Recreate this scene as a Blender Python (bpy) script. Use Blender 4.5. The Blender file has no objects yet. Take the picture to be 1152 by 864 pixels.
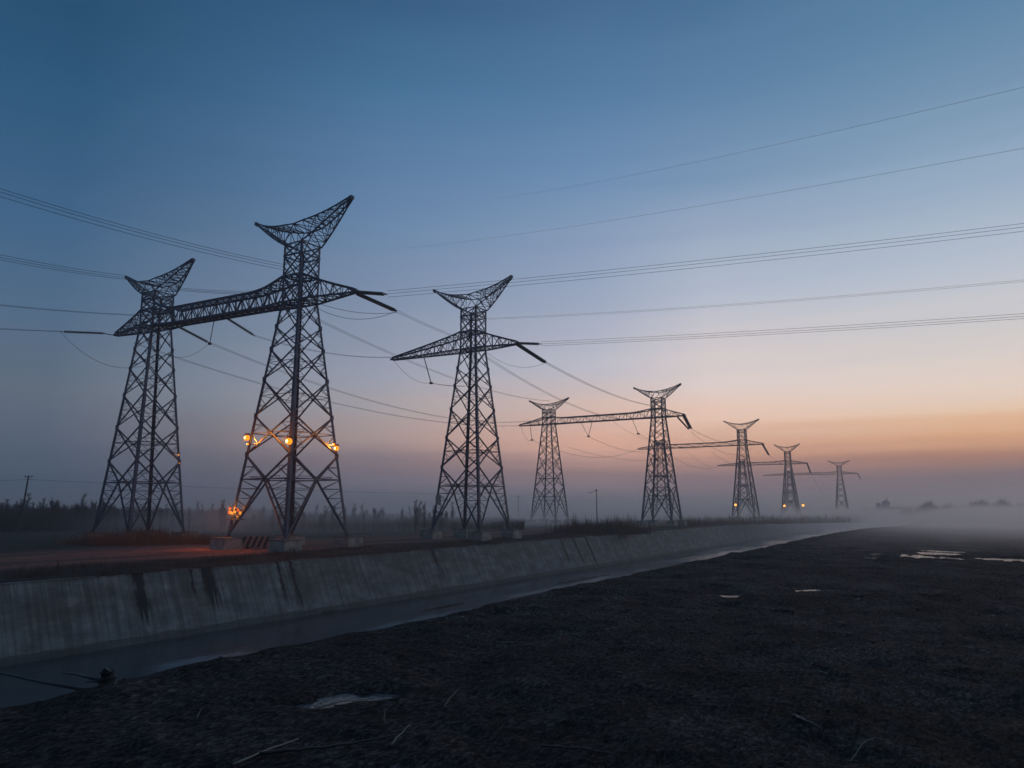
import bpy, math, random
from mathutils import Vector, noise
import numpy as np
random.seed(7)
S = bpy.context.scene
C = S.collection
rnd = random.random
def uni(a, b): return a + (b - a) * rnd()

# ---------------------------------------------------------------- camera geometry (photo is 1152 x 864)
F = 832.0
P = math.atan(138 / 832.0)
H = 6.3
cp, sp = math.cos(P), math.sin(P)
def ratio(px, py):
    a = (px - 576) / F; b = (432 - py) / F
    fy = cp - b * sp
    return a / fy, (sp + b * cp) / fy
def at(px, py, Y):
    rx, rz = ratio(px, py)
    return Vector((rx * Y, Y, H + rz * Y))
def on_plane(px, py, z):
    rx, rz = ratio(px, py)
    Y = (z - H) / rz
    return Vector((rx * Y, Y, z))
TH = math.radians(30.9)
U = Vector((math.sin(TH), math.cos(TH), 0))       # along the line of pylons and the canal
N = Vector((-math.cos(TH), math.sin(TH), 0))      # across, away from the camera
def frame(v):                                     # world -> local frame (x = -N, y = U)
    return Vector((-v.dot(N), v.dot(U), v.z))
def world(x, y, z): return -N * x + U * y + Vector((0, 0, z))
def s_on(px, py, base):
    r = ratio(px, py)[0]
    return (r * base.y - base.x) / (N.x - r * N.y)

# ---------------------------------------------------------------- materials
def mat(name):
    m = bpy.data.materials.new(name); m.use_nodes = True
    nt = m.node_tree; nt.nodes.clear()
    return m, nt
def nd(nt, t, **k):
    n = nt.nodes.new(t)
    for a, b in k.items():
        if a in n.inputs: n.inputs[a].default_value = b
        else: setattr(n, a, b)
    return n
def rampn(nt, src, stops, interp='LINEAR'):
    r = nt.nodes.new('ShaderNodeValToRGB'); cr = r.color_ramp; cr.interpolation = interp
    while len(cr.elements) < len(stops): cr.elements.new(0.5)
    for e, (p, c) in zip(cr.elements, stops):
        e.position = p
        e.color = (c[0], c[1], c[2], 1) if hasattr(c, '__len__') else (c, c, c, 1)
    nt.links.new(src, r.inputs[0]); return r
def principled(nt, **k):
    b = nd(nt, 'ShaderNodeBsdfPrincipled', **k); o = nt.nodes.new('ShaderNodeOutputMaterial')
    nt.links.new(b.outputs[0], o.inputs[0]); return b
def coords(nt, scale=(1, 1, 1), rot=(0, 0, 0)):
    tc = nt.nodes.new('ShaderNodeTexCoord'); mp = nt.nodes.new('ShaderNodeMapping')
    mp.inputs['Scale'].default_value = scale; mp.inputs['Rotation'].default_value = rot
    nt.links.new(tc.outputs['Object'], mp.inputs[0]); return mp.outputs[0]
def noisen(nt, vec, scale, detail=6, rough=.6, dist=0):
    n = nd(nt, 'ShaderNodeTexNoise', Scale=scale, Detail=detail, Roughness=rough, Distortion=dist)
    nt.links.new(vec, n.inputs['Vector']); return n.outputs[0]
def bump(nt, b, h, strength=.5, distance=.05):
    n = nd(nt, 'ShaderNodeBump', Strength=strength, Distance=distance)
    nt.links.new(h, n.inputs['Height']); nt.links.new(n.outputs[0], b.inputs['Normal'])
def mth(nt, op, a, b=None, clamp=False):
    n = nt.nodes.new('ShaderNodeMath'); n.operation = op; n.use_clamp = clamp
    for i, v in enumerate((a, b)):
        if v is None: continue
        if isinstance(v, (int, float)): n.inputs[i].default_value = v
        else: nt.links.new(v, n.inputs[i])
    return n.outputs[0]
def mixc(nt, f, a, b, blend='MIX'):
    n = nt.nodes.new('ShaderNodeMix'); n.data_type = 'RGBA'; n.blend_type = blend
    if isinstance(f, (int, float)): n.inputs[0].default_value = f
    else: nt.links.new(f, n.inputs[0])
    for i, v in ((6, a), (7, b)):
        if isinstance(v, tuple): n.inputs[i].default_value = (*v, 1)
        else: nt.links.new(v, n.inputs[i])
    return n.outputs[2]
def simple(name, col, rough=.8, metal=0, var=.35, sc=1.5, bmp=0):
    m, nt = mat(name); v = coords(nt)
    n = noisen(nt, v, sc)
    r = rampn(nt, n, [(.3, tuple(c * (1 - var) for c in col)), (.7, tuple(c * (1 + var) for c in col))])
    b = principled(nt, Roughness=rough, Metallic=metal)
    nt.links.new(r.outputs[0], b.inputs['Base Color'])
    if bmp: bump(nt, b, noisen(nt, v, sc * 6), bmp, .02)
    return m
M = {}
M['steel'] = simple('weathered_galvanised_steel', (.045, .066, .11), .5, .45, .35, .7)
M['gusset'] = simple('dark_steel', (.04, .043, .05), .6, .3)
M['insul'] = simple('green_glass_insulator', (.03, .075, .07), .25, 0, .3, 3)
M['insul_brown'] = simple('brown_porcelain', (.05, .03, .025), .3, 0, .3, 3)
M['wire'] = simple('aluminium_conductor', (.08, .085, .09), .6, .4)
M['block'] = simple('footing_concrete', (.29, .265, .235), .9, 0, .45, .8, .5)
M['cap'] = simple('footing_cap_concrete', (.14, .13, .12), .9, 0, .3, 1.2, .4)
M['bark'] = simple('bare_bark', (.045, .038, .034), .95)
M['twig'] = simple('bare_twigs', (.05, .042, .04), .95)
M['reed'] = simple('dry_reeds', (.075, .045, .03), .95, 0, .4, .4)
M['redgrass'] = simple('rust_dry_grass', (.15, .068, .032), .95, 0, .4, .3)
M['straw'] = simple('pale_straw', (.3, .27, .21), .8)
M['darkstick'] = simple('wet_dark_wood', (.03, .025, .022), .5, 0, .4, 4)
M['pole'] = simple('pole_wood', (.05, .045, .045), .9)
M['housing'] = simple('lamp_housing', (.05, .05, .05), .5, .5)
M['sign'] = simple('pale_sign_paint', (.62, .45, .4), .6, 0, .12, 2)
M['building'] = simple('far_building_render', (.3, .3, .31), .9, 0, .1, .2)
M['stub'] = simple('stub_steel', (.09, .09, .1), .6, .4)
def emis(name, col, st):
    m, nt = mat(name); e = nd(nt, 'ShaderNodeEmission', Strength=st); e.inputs[0].default_value = (*col, 1)
    o = nt.nodes.new('ShaderNodeOutputMaterial'); nt.links.new(e.outputs[0], o.inputs[0]); return m
M['bulb'] = emis('sodium_bulb', (1.0, .55, .14), 9)
M['bulb_far'] = emis('sodium_bulb_far', (1.0, .36, .06), 3.2)
M['lamp_halo'] = emis('lamp_halo', (1.0, .26, .012), 1.9)  # emissive stand-in for the orange halo round a lamp
M['bulb_dim'] = emis('amber_bulb', (1.0, .30, .03), 1.5)
M['bulb_red'] = emis('red_orange_bulb', (1.0, .12, .02), 1.4)
# hazard stripes on the barrier: diagonal bands across its own face
m, nt = mat('hazard_stripes'); tc = nt.nodes.new('ShaderNodeTexCoord'); sx = nt.nodes.new('ShaderNodeSeparateXYZ')
nt.links.new(tc.outputs['Object'], sx.inputs[0])
q = mth(nt, 'ADD', sx.outputs[0], mth(nt, 'MULTIPLY', sx.outputs[2], -.42))
q = mth(nt, 'FRACT', mth(nt, 'MULTIPLY', q, 1.15))
g = rampn(nt, q, [(.0, (.03, .025, .025)), (.5, (.03, .025, .025)), (.52, (.5, .27, .19)), (1, (.5, .27, .19))], 'CONSTANT')
dn = noisen(nt, tc.outputs['Object'], 3)
b = principled(nt, Roughness=.7)
nt.links.new(mixc(nt, mth(nt, 'MULTIPLY', dn, .5), g.outputs[0], (.06, .05, .045)), b.inputs['Base Color']); M['hazard'] = m

# ---------------------------------------------------------------- mesh builder
class MB:
    def __init__(s): s.v = []; s.f = []
    def bar(s, p, q, w, w2=None, sides=4, caps=True):
        p = Vector(p); q = Vector(q); d = q - p
        if d.length < 1e-6: return
        d.normalize(); a = d.orthogonal().normalized() if abs(d.z) > .95 else d.cross(Vector((0, 0, 1))).normalized()
        b = d.cross(a); r = w / 2 * (1.414 if sides == 4 else 1); r2 = (w2 if w2 is not None else w) / 2 * (1.414 if sides == 4 else 1)
        k = len(s.v); o = math.pi / 4 if sides == 4 else 0
        for c, rr in ((p, r), (q, r2)):
            for i in range(sides):
                t = o + 2 * math.pi * i / sides
                s.v.append(c + a * math.cos(t) * rr + b * math.sin(t) * rr)
        for i in range(sides):
            j = (i + 1) % sides; s.f.append((k + i, k + j, k + sides + j, k + sides + i))
        if caps: s.f.append(tuple(k + i for i in reversed(range(sides)))); s.f.append(tuple(k + sides + i for i in range(sides)))
    def angle(s, p, q, w, ax, ay, t=.035):       # rolled steel angle: flanges along ax and ay
        p = Vector(p); q = Vector(q); ax = Vector(ax); ay = Vector(ay)
        prof = [(0, 0), (1, 0), (1, t / w), (t / w, t / w), (t / w, 1), (0, 1)]
        k = len(s.v)
        for c in (p, q):
            for (x, y) in prof: s.v.append(c + ax * x * w + ay * y * w)
        for i in range(6):
            j = (i + 1) % 6; s.f.append((k + i, k + j, k + 6 + j, k + 6 + i))
        s.f.append(tuple(k + i for i in range(5, -1, -1))); s.f.append(tuple(k + 6 + i for i in range(6)))
    def tube(s, pts, r, sides=5):
        k0 = len(s.v); n = len(pts); rs = r if hasattr(r, '__len__') else [r] * n
        for i, p in enumerate(pts):
            d = (pts[min(i + 1, n - 1)] - pts[max(i - 1, 0)]).normalized()
            a = d.cross(Vector((0, 0, 1)));  a = a.normalized() if a.length > 1e-3 else Vector((1, 0, 0)); b = d.cross(a)
            for j in range(sides):
                t = 2 * math.pi * j / sides; s.v.append(p + (a * math.cos(t) + b * math.sin(t)) * rs[i])
        for i in range(n - 1):
            for j in range(sides):
                jj = (j + 1) % sides
                s.f.append((k0 + i * sides + j, k0 + i * sides + jj, k0 + (i + 1) * sides + jj, k0 + (i + 1) * sides + j))
        s.f.append(tuple(k0 + j for j in reversed(range(sides)))); s.f.append(tuple(k0 + (n - 1) * sides + j for j in range(sides)))
    def box(s, c, sz, rz=0, taper=1.0):
        c = Vector(c); k = len(s.v); cr, sr = math.cos(rz), math.sin(rz)
        for z, t in ((-1, 1), (1, taper)):
            for x, y in ((-1, -1), (1, -1), (1, 1), (-1, 1)):
                X = x * sz[0] / 2 * t; Y = y * sz[1] / 2 * t
                s.v.append(c + Vector((X * cr - Y * sr, X * sr + Y * cr, z * sz[2] / 2)))
        for f in ((3, 2, 1, 0), (4, 5, 6, 7), (0, 1, 5, 4), (1, 2, 6, 5), (2, 3, 7, 6), (3, 0, 4, 7)): s.f.append(tuple(k + i for i in f))
    def ball(s, c, r, n=8):
        k = len(s.v); c = Vector(c); rings = n // 2
        for i in range(1, rings):
            ph = math.pi * i / rings
            for j in range(n):
                t = 2 * math.pi * j / n; s.v.append(c + Vector((math.sin(ph) * math.cos(t), math.sin(ph) * math.sin(t), math.cos(ph))) * r)
        top = len(s.v); s.v.append(c + Vector((0, 0, r))); s.v.append(c - Vector((0, 0, r)))
        for i in range(rings - 2):
            for j in range(n):
                jj = (j + 1) % n; s.f.append((k + i * n + j, k + (i + 1) * n + j, k + (i + 1) * n + jj, k + i * n + jj))
        for j in range(n):
            jj = (j + 1) % n; s.f.append((k + j, k + jj, top)); e = k + (rings - 2) * n; s.f.append((e + jj, e + j, top + 1))
    def build(s, name, m, parent=None, smooth=False, loc=None, rz=0):
        me = bpy.data.meshes.new(name)
        vs = s.v
        me.from_pydata([tuple(v) for v in vs], [], s.f); me.materials.append(M[m] if isinstance(m, str) else m)
        if smooth: me.polygons.foreach_set('use_smooth', [True] * len(me.polygons))
        me.update(); o = bpy.data.objects.new(name, me); C.objects.link(o)
        if parent: o.parent = parent
        if loc is not None: o.location = loc
        o.rotation_euler.z = rz
        return o
def tag(o, label=None, cat=None, group=None, kind=None):
    if label: o['label'] = label
    if cat: o['category'] = cat
    if group: o['group'] = group
    if kind: o['kind'] = kind
    return o
def empty(name, loc, rz=0):
    o = bpy.data.objects.new(name, None); C.objects.link(o); o.location = loc; o.rotation_euler.z = rz
    o.empty_display_size = .3; return o
def V(*a): return Vector(a)

# ---------------------------------------------------------------- pylons
def box_truss(mb, secs, wc, wb, extra=True):
    """secs: list of (x, halfwidth, zlow, zup); four chords plus bracing on all faces"""
    for i in range(len(secs) - 1):
        x0, w0, l0, u0 = secs[i]; x1, w1, l1, u1 = secs[i + 1]
        for sy in (-1, 1):
            mb.bar((x0, sy * w0, l0), (x1, sy * w1, l1), wc); mb.bar((x0, sy * w0, u0), (x1, sy * w1, u1), wc)
            if i % 2: mb.bar((x0, sy * w0, l0), (x1, sy * w1, u1), wb, caps=False)
            else: mb.bar((x0, sy * w0, u0), (x1, sy * w1, l1), wb, caps=False)
            mb.bar((x1, sy * w1, l1), (x1, sy * w1, u1), wb, caps=False)
        for z0, z1 in ((l0, l1), (u0, u1)):
            k = 1 if i % 2 else -1
            mb.bar((x0, k * w0, z0), (x1, -k * w1, z1), wb, caps=False)
            if extra: mb.bar((x0, -k * w0, z0), (x1, k * w1, z1), wb * .8, caps=False)
            mb.bar((x1, -w1, z1), (x1, w1, z1), wb, caps=False)
LEV = [0, .337, .50, .657, .79, .89, 1.0]
MID = .235
class Pylon: pass
def pylon(label, foot_px, Y, a, zf=1.7, za=39.1, zt=52, hn=2.05, horn=(11.5, 10.5), ztip=55, arms=(None, 12.0),
          k=1.0, detail=2, blocks=True, root_xy=None, armh=4.3):
    q = Pylon()
    q.base = root_xy.copy() if root_xy else at(foot_px, 595, Y); q.base.z = 0
    q.za = za; q.hn = hn; q.zt = zt
    root = empty('lattice_pylon', q.base, -TH); q.root = root
    tag(root, label, 'pylon', 'lattice pylons along the canal')
    h0 = a / 2
    def hw(z): return h0 + (hn - h0) * min(1, max(0, (z - zf) / (za - zf)))
    q.hw = hw
    wl, wb, ws = .44 * k, .215 * k, .085 * k
    zl = [zf + (za - zf) * t for t in LEV]; zm = zf + (za - zf) * MID
    zn = [za, za + armh, za + (zt - za) * .6, zt - (zt - za) * .25]; ztop = zn[-1]
    CO = ((-1, -1), (1, -1), (1, 1), (-1, 1))
    def cor(c, z): return V(c[0] * hw(z), c[1] * hw(z), z)
    for c in CO:      # four main legs, foot to neck top
        mb = MB()
        ax, ay = V(-c[0], 0, 0), V(0, -c[1], 0)
        if detail == 2:
            mb.angle(cor(c, zf), cor(c, zl[3]), wl * 1.15, ax, ay, .06); mb.angle(cor(c, zl[3]), cor(c, za), wl * .95, ax, ay, .05)
            mb.angle(cor(c, za), cor(c, ztop), wl * .8, ax, ay, .05)
            for z in zl[1:-1]: p = cor(c, z); mb.box(p - V(c[0] * .12, c[1] * .12, 0), (.42 * k, .42 * k, .75))
        else:
            mb.bar(cor(c, zf), cor(c, za), wl, wl * .8); mb.bar(cor(c, za), cor(c, ztop), wl * .7)
        mb.build('leg', 'steel', root)
    for fi in range(4):    # bracing of each face
        c0, c1 = CO[fi], CO[(fi + 1) % 4]; mb = MB()
        def pt(f, z):  # f 0..1 across the face
            return cor(c0, z).lerp(cor(c1, z), f)
        def br(p1, p2, w): mb.bar(p1, p2, w, caps=False)
        # leg panel: inverted V from feet up to the face middle, then V to the legs
        mid = pt(.5, zm)
        for f in (0, 1):
            br(pt(f, zf), mid, wb * 1.15); br(pt(f, zl[1]), mid, wb * 1.1)
            nn = 5 if detail else 2
            for i in range(1, nn + 1):      # redundants between leg and main brace
                z = zf + (zm - zf) * i / (nn + 1); e = (mid - pt(f, zf)) * (i / (nn + 1)) + pt(f, zf)
                br(pt(f, z), e, ws)
                z2 = zf + (zm - zf) * (i + 1) / (nn + 1); br(pt(f, min(z2, zm)), e, ws)
            if detail:
                zq = (zm + zl[1]) / 2; br(pt(f, zq), (pt(f, zl[1]) + mid) / 2, ws); br(pt(f, zm), (pt(f, zl[1]) + mid) / 2, ws)
        br(pt(0, zm), pt(1, zm), wb * .8)
        if detail == 2: br(pt(.18, zm + .35), pt(.82, zm + .35), ws)
        mb.box(mid, (.75 * k if fi % 2 == 0 else .12, .12 if fi % 2 == 0 else .75 * k, .8 * k))
        for i in range(1, len(zl) - 1):
            za0, zb0 = zl[i], zl[i + 1]; w0, w1 = hw(za0), hw(zb0); zc = za0 + (zb0 - za0) * w0 / (w0 + w1); X = pt(.5, zc)
            wq = wb * (1.05 - .08 * i)
            for f in (0, 1): br(pt(f, za0), X, wq); br(X, pt(f, zb0), wq)
            if detail: mb.box(X, (.5 * k if fi % 2 == 0 else .1, .1 if fi % 2 == 0 else .5 * k, .5 * k))
            if i in (1, 2):
                br(pt(0, zc), pt(1, zc), ws * (1.4 if i == 1 else 1))
            if detail == 2:
                for f in (0, 1):
                    e1 = (pt(f, za0) + X) / 2; e2 = (pt(f, zb0) + X) / 2
                    br(pt(f, e1.z), e1, ws * .9); br(pt(f, e2.z), e2, ws * .9); br(pt(f, zc), e1, ws * .8)
                    br(pt(f, zc), e2, ws * .8)
                    if i < 4: br(pt(f, zc), X, ws)
        for i in range(len(zn) - 1):
            for (f, g) in ((0, 1), (1, 0)): br(pt(f, zn[i]), pt(g, zn[i + 1]), wb * .8)
            br(pt(0, zn[i]), pt(1, zn[i]), wb * .9)
            if detail == 2:
                zz = (zn[i] + zn[i + 1]) / 2
                for f in (0, 1): br(pt(f, zz), pt(.5, zn[i]), ws); br(pt(f, zz), pt(.5, zn[i + 1]), ws)
        br(pt(0, ztop), pt(1, ztop), wb * .8)
        mb.build('bracing', 'steel', root)
    # horizontal diaphragms inside the body
    for z, w in ((zm, ws), (zl[1] + (zl[2] - zl[1]) * .55, ws), (za, wb * .8), (za + armh, wb * .8)):
        mb = MB(); h = hw(z); ms = [V(0, -h, z), V(h, 0, z), V(0, h, z), V(-h, 0, z)]
        for i in range(4): mb.bar(ms[i], ms[(i + 1) % 4], w * 1.3, caps=False)
        if z >= za: mb.bar((-h, -h, z), (h, h, z), w); mb.bar((-h, h, z), (h, -h, z), w)
        mb.build('diaphragm', 'steel', root)
    # horns
    q.tips = []
    for sx, L in ((-1, horn[0]), (1, horn[1])):
        mb = MB(); secs = []; nseg = 7 if detail else 5
        for i in range(nseg + 1):
            t = i / nseg; x = hn + (L - hn) * t
            zl_ = ztop + (ztip - ztop) * (t ** 1.12); tu = (x / L); zu = zt + (ztip + .15 - zt) * (.25 * tu + .75 * tu ** 2.2)
            if t == 1: zl_ = ztip - .35
            secs.append((sx * x, hn * (1 - t) ** .85 * .95 + .22, min(zl_, zu - .3), zu))
        box_truss(mb, secs, .19 * k, .095 * k, detail == 2)
        x, w, l, u_ = secs[0]
        mb.bar((0, -w, zt), (x, -w, u_), .17 * k); mb.bar((0, w, zt), (x, w, u_), .17 * k)
        mb.bar((0, -w, zt), (x, -w, l), .12 * k); mb.bar((0, w, zt), (x, w, l), .12 * k)
        mb.bar((x, -w, u_), (x, w, u_), .12 * k); mb.bar((0, -w, zt), (x, w, u_), .1 * k)
        if sx < 0: mb.bar((0, -w, zt), (0, w, zt), .14 * k)
        mb.box((sx * (L + .1), 0, ztip), (.35 * k, .7 * k, .55 * k))
        q.tips.append(V(sx * (L + .15), 0, ztip)); mb.build('horn', 'steel', root)
    # cantilever arms
    for sx, L in zip((-1, 1), arms):
        if not L: continue
        mb = MB(); nseg = max(4, int((L - hn) / 1.7)); secs = []
        for i in range(nseg + 1):
            t = i / nseg; x = hn + (L - hn) * t
            secs.append((sx * x, hn + (.28 - hn) * t, za + .0 * t, za + armh + (.55 - armh) * (t ** .85)))
        box_truss(mb, secs, .26 * k, .12 * k, detail == 2)
        mb.box((sx * (L + .15), 0, za + .2), (.6 * k, .8 * k, .4 * k))
        mb.build('crossarm', 'steel', root)
    if blocks:
        for c in CO:
            mb = MB(); p = cor(c, zf); r = 3.45 if detail == 2 else 3.1
            mb.box((p.x * 1.0, p.y, zf / 2 - .6), (r, r, zf + .9), 0, .93)
            bl = mb.build('footing', 'block', root)
            bm_ = bl.modifiers.new('bevel', 'BEVEL'); bm_.width = .09; bm_.segments = 2
            mb = MB(); mb.box((p.x, p.y, zf - .1), (r * .99, r * .99, .14)); mb.box((p.x, p.y, zf + .06), (.9, .9, .18))
            mb.build('cap', 'cap', bl)
    q.W = lambda x, y, z: q.base + world(x, y, z)
    return q

def beam(label, left, right, zl_, zr_, k=1.0, hend=4.3, hmid=2.9, seg=1.9, over=None):
    """box truss between the inner faces of two pylons; origin at the right one"""
    span = (left.base - right.base).length
    x0, x1 = -right.hn, -(span - left.hn)
    root = empty('crossbeam', right.base.copy(), -TH)
    ang = math.atan2((left.base - right.base).dot(-U), (left.base - right.base).dot(N))
    d = (left.base - right.base)
    root.rotation_euler.z = math.atan2(-d.y, -d.x)
    n = max(6, int(abs(x1 - x0) / seg)); secs = []
    for i in range(n + 1):
        t = i / n; x = x0 + (x1 - x0) * t; e0 = abs(x - x0); e1 = abs(x - x1)
        hh = hmid + (hend - hmid) * max(0, 1 - e0 / 8.5) ** 1.4 + (hend - hmid) * .9 * max(0, 1 - e1 / 3.5) ** 1.3
        wv = 1.25 + (right.hn - 1.25) * max(0, 1 - min(e0, e1) / 5)
        secs.append((x, wv, zr_ + (zl_ - zr_) * t, zr_ + (zl_ - zr_) * t + hh))
    a = MB(); box_truss(a, secs, .24 * k, .11 * k, True); a.build('truss', 'steel', root)
    w = MB(); w2 = MB()
    for i in range(n):   # grated walkway on the lower chords
        s0, s1 = secs[i], secs[i + 1]
        w.bar((s0[0], 0, s0[2] + .12), (s1[0], 0, s1[2] + .12), .3)
    w.build('walkway', 'gusset', root)
    tag(root, label, 'beam', 'crossbeams between pylon pairs')
    return root

pB = pylon('largest nearest pylon carrying three bright orange lamps, striped barrier between its footings', 325, 117, 12.8)
A_xy = pB.base + N * s_on(157, 590, pB.base)
pA = pylon('leftmost pylon, dimmer and smaller, standing behind rusty dry grass', 0, 0, 10.9, horn=(s_on(143, 311, A_xy), -s_on(217, 292, A_xy)), arms=(s_on(131, 375, A_xy), None), k=.95,
           root_xy=A_xy, za=39.75, zt=48.5, ztip=51.5, armh=3.3)
beam('long lattice crossbeam joining the two nearest left pylons', pA, pB, 39.75, 39.1, k=1.3, seg=1.7)
bC = at(530.5, 595, 152); bC.z = 0
pC = pylon('lone pylon in the centre with short arms on both sides and a pale sign plate', 530.5, 152, 11.6, za=38.8, zt=50.3, ztip=53.2,
           hn=2.0, horn=(s_on(489, 330, bC), -s_on(575, 318, bC)), arms=(s_on(442, 403, bC), -s_on(582, 387, bC)), k=1.0, armh=3.7)
bE = at(745, 587, 256); bE.z = 0
pE = pylon('right pylon of the second pair, standing at the bank edge without lamps', 745, 256, 10.4, zf=1.6, za=37, zt=45.9, ztip=48, hn=1.9,
           horn=(8.6, 8.2), arms=(None, -s_on(770, 467, bE)), k=1.12, detail=1, armh=3)
D_xy = bE + N * s_on(618.5, 587, bE)
pD = pylon('left pylon of the second pair, its legs fading into mist', 0, 0, 10.2, root_xy=D_xy, zf=1.6, za=37, zt=44.4, ztip=46.4, hn=1.8,
           horn=(8.2, 8.2), arms=(s_on(585, 478, D_xy), None), k=1.0, detail=1, armh=2.6)
beam('lattice crossbeam joining the second pair of pylons across the pink sky', pD, pE, 37, 37, k=1.15, hend=3, hmid=2.1, seg=2.5)
def pair(lr, ll, lb, px, Y, za, zt, kk, pxl, tipr, tipl, hl=8.4):
    b = at(px, 583, Y); b.z = 0
    r = pylon(lr, px, Y, 10.6, zf=1.5, za=za, zt=zt, ztip=zt + 2, hn=1.8, horn=(hl, hl), arms=(None, -s_on(*tipr, b)), k=kk, detail=0, armh=2.6)
    lxy = b + N * s_on(pxl, 583, b)
    l = pylon(ll, 0, 0, 9.0, root_xy=lxy, zf=1.5, za=za, zt=za + 4, ztip=za + 4.8, hn=1.5, horn=(2.6, 2.6), arms=(s_on(*tipl, lxy), None), k=kk * .8, detail=0, armh=2.0)
    beam(lb, l, r, za, za, k=kk * 1.1, hend=2.6, hmid=1.8, seg=3.2)
    return l, r
lF, pF = pair('third pylon from the right end of the row, orange lamp on its left leg', 'pylon seen through the lattice of the tall pylon in front of it',
              'crossbeam ending behind the second pair and running right to the third', 840, 367, 36.4, 46.8, 1.2, 745, (859, 500), (718, 503))
lG, pG = pair('second pylon from the right end of the row, an orange lamp at each foot', 'faint pylon hidden behind the third pylon from the right',
              'distant crossbeam reaching the pylon with two foot lamps', 891, 525, 36.0, 47.8, 1.35, 838, (909, 522), (808, 523))
lH, pH = pair('smallest pale pylon at the right end of the row in the mist', 'faintest pylon behind the one with two foot lamps',
              'faintest and farthest crossbeam at the right end of the row', 949, 725, 37.6, 48.6, 1.45, 891, (966, 532), (858, 531), 9.5)

# sign plate on the centre pylon's left leg
def leg_pt(q, c, z): h = q.hw(z); return V(c[0] * h, c[1] * h, z)
mb = MB(); p = leg_pt(pC, (-1, -1), 7.4); mb.box((p.x + .75, p.y - .12, 7.6), (1.35, .07, 2.0)); pl = mb.build('sign_plate', 'sign', pC.root)
mb = MB()
for z in (7.05, 7.75, 8.35): mb.box((p.x + .75, p.y - .17, z), (1.37, .03, .05))
mb.build('frame', 'gusset', pl)

# ---------------------------------------------------------------- lamps
def lamp(q, pos, r=.3, bulbm='bulb', watts=250, lr=.25, off=None, col=(1, .2, .012)):
    mb = MB(); mb.box(pos + V(0, 0, r * 1.05), (r * 1.2, r * 1.2, r * .45), 0, .6)
    for sx, sy in ((1, 1), (1, -1), (-1, 1), (-1, -1)): mb.bar(pos + V(sx * r * .6, sy * r * .6, r * .95), pos + V(sx * r * .5, sy * r * .5, -r * 1.0), .035)
    mb.bar(pos + V(0, 0, r * 1.2), pos + V(.1 if pos.x < 0 else -.1, .5, r * 1.5), .06)
    o = mb.build('work_lamp', 'housing', q.root)
    if bulbm == 'bulb':
        mb = MB(); mb.ball(pos, r * .8, 12); g_ = mb.build('lamp_halo', 'lamp_halo', o, True); bp_ = pos + V(-.02, -r * .35, 0); br2 = r * .52  # glowing ball added to imitate the orange glow around the bulb
    else: bp_, br2 = pos, r * .75
    mb = MB(); mb.ball(bp_, br2, 10); mb.build('bulb', bulbm, o, True)
    if watts:
        L = bpy.data.lights.new('lamp_light', 'POINT'); L.energy = watts; L.color = col; L.shadow_soft_size = lr
        lo = bpy.data.objects.new('lamp_light', L); C.objects.link(lo); lo.parent = o; lo.location = pos + (off or V(0, 0, 0))
    return o
# the three big lamps of the nearest pylon, just off its legs
z = 16.9; h = pB.hw(z)
lamp(pB, V(-h - .2, -h - .35, 16.9), .54, 'bulb', 420, .3, V(.35, -.9, -.1)); lamp(pB, V(-h + .15, -h - .4, 15.9), .22, 'bulb', 0)
lamp(pB, V(h + .15, -h - .55, 15.9), .62, 'bulb', 700, .3, V(0, -1.0, .1))
lamp(pB, V(h + .3, h - .05, 15.5), .5, 'bulb', 420, .3, V(.2, -1.0, .2)); lamp(pB, V(h + .1, h - .5, 16.1), .26, 'bulb', 0)
def beam_light(q, a, b_, w, ang):
    L = bpy.data.lights.new('lamp_beam', 'SPOT'); L.energy = w; L.color = (1, .25, .02); L.shadow_soft_size = .2; L.spot_size = math.radians(ang); L.spot_blend = .9
    o = bpy.data.objects.new('lamp_beam', L); C.objects.link(o); o.parent = q.root; o.location = a; o.rotation_euler = (a - b_).to_track_quat('Z', 'Y').to_euler()
beam_light(pB, V(-h - .1, -h - .9, 16.6), V(-h * .45, -h, 16.5), 7000, 60)
beam_light(pB, V(h - .2, -h - 1.0, 16.0), V(h * .4, -h, 17.0), 6500, 60)
beam_light(pB, V(h + .9, -h - .1, 16.0), V(h, -h * .35, 17.2), 3500, 60)
beam_light(pB, V(h + 1.0, h - .1, 15.6), V(h, h * .45, 16.6), 7000, 60)
# cluster of amber lamps on the left foot
hh = pB.hw(5.6)
for i, (dx, dy, dz, r, m_) in enumerate(((-.3, -.3, 5.4, .3, 'bulb_red'), (-.35, -.2, 6.0, .24, 'bulb_red'), (.25, -.4, 5.35, .24, 'bulb_dim'), (.9, -.3, 5.5, .3, 'bulb_dim'),
                                         (1.5, -.2, 5.75, .26, 'bulb_red'), (2.0, -.15, 5.35, .33, 'bulb_dim'), (1.4, -.2, 4.8, .16, 'bulb_dim'))):
    lamp(pB, V(-hh + dx, -hh + dy, dz), r, m_, 420 if i in (1, 3) else 0, .3, V(0, -.8, 0), (1, .25, .04))
mb = MB(); mb.box((-hh + .8, -hh - .1, 4.35), (3.3, .9, .12)); mb.bar((-hh - .6, -hh - .5, 5.1), (-hh + 2.3, -hh - .5, 5.1), .06); mb.build('lamp_platform', 'gusset', pB.root)
h2 = pA.hw(15.5)
lamp(pA, V(h2 + .1, h2 - .4, 15.8), .2, 'bulb_dim', 30, .3, V(.1, -.6, 0)); lamp(pA, V(h2 + .2, h2 - .2, 14.3), .15, 'bulb_dim', 0)
def far_lamp(q, px, py, r, w, bm='bulb_far'):
    Yl = q.base.y - 4; p = at(px, py, Yl); v = p - q.base
    lamp(q, V(-v.dot(N), v.dot(U), p.z), r, bm, w, .4)
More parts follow.
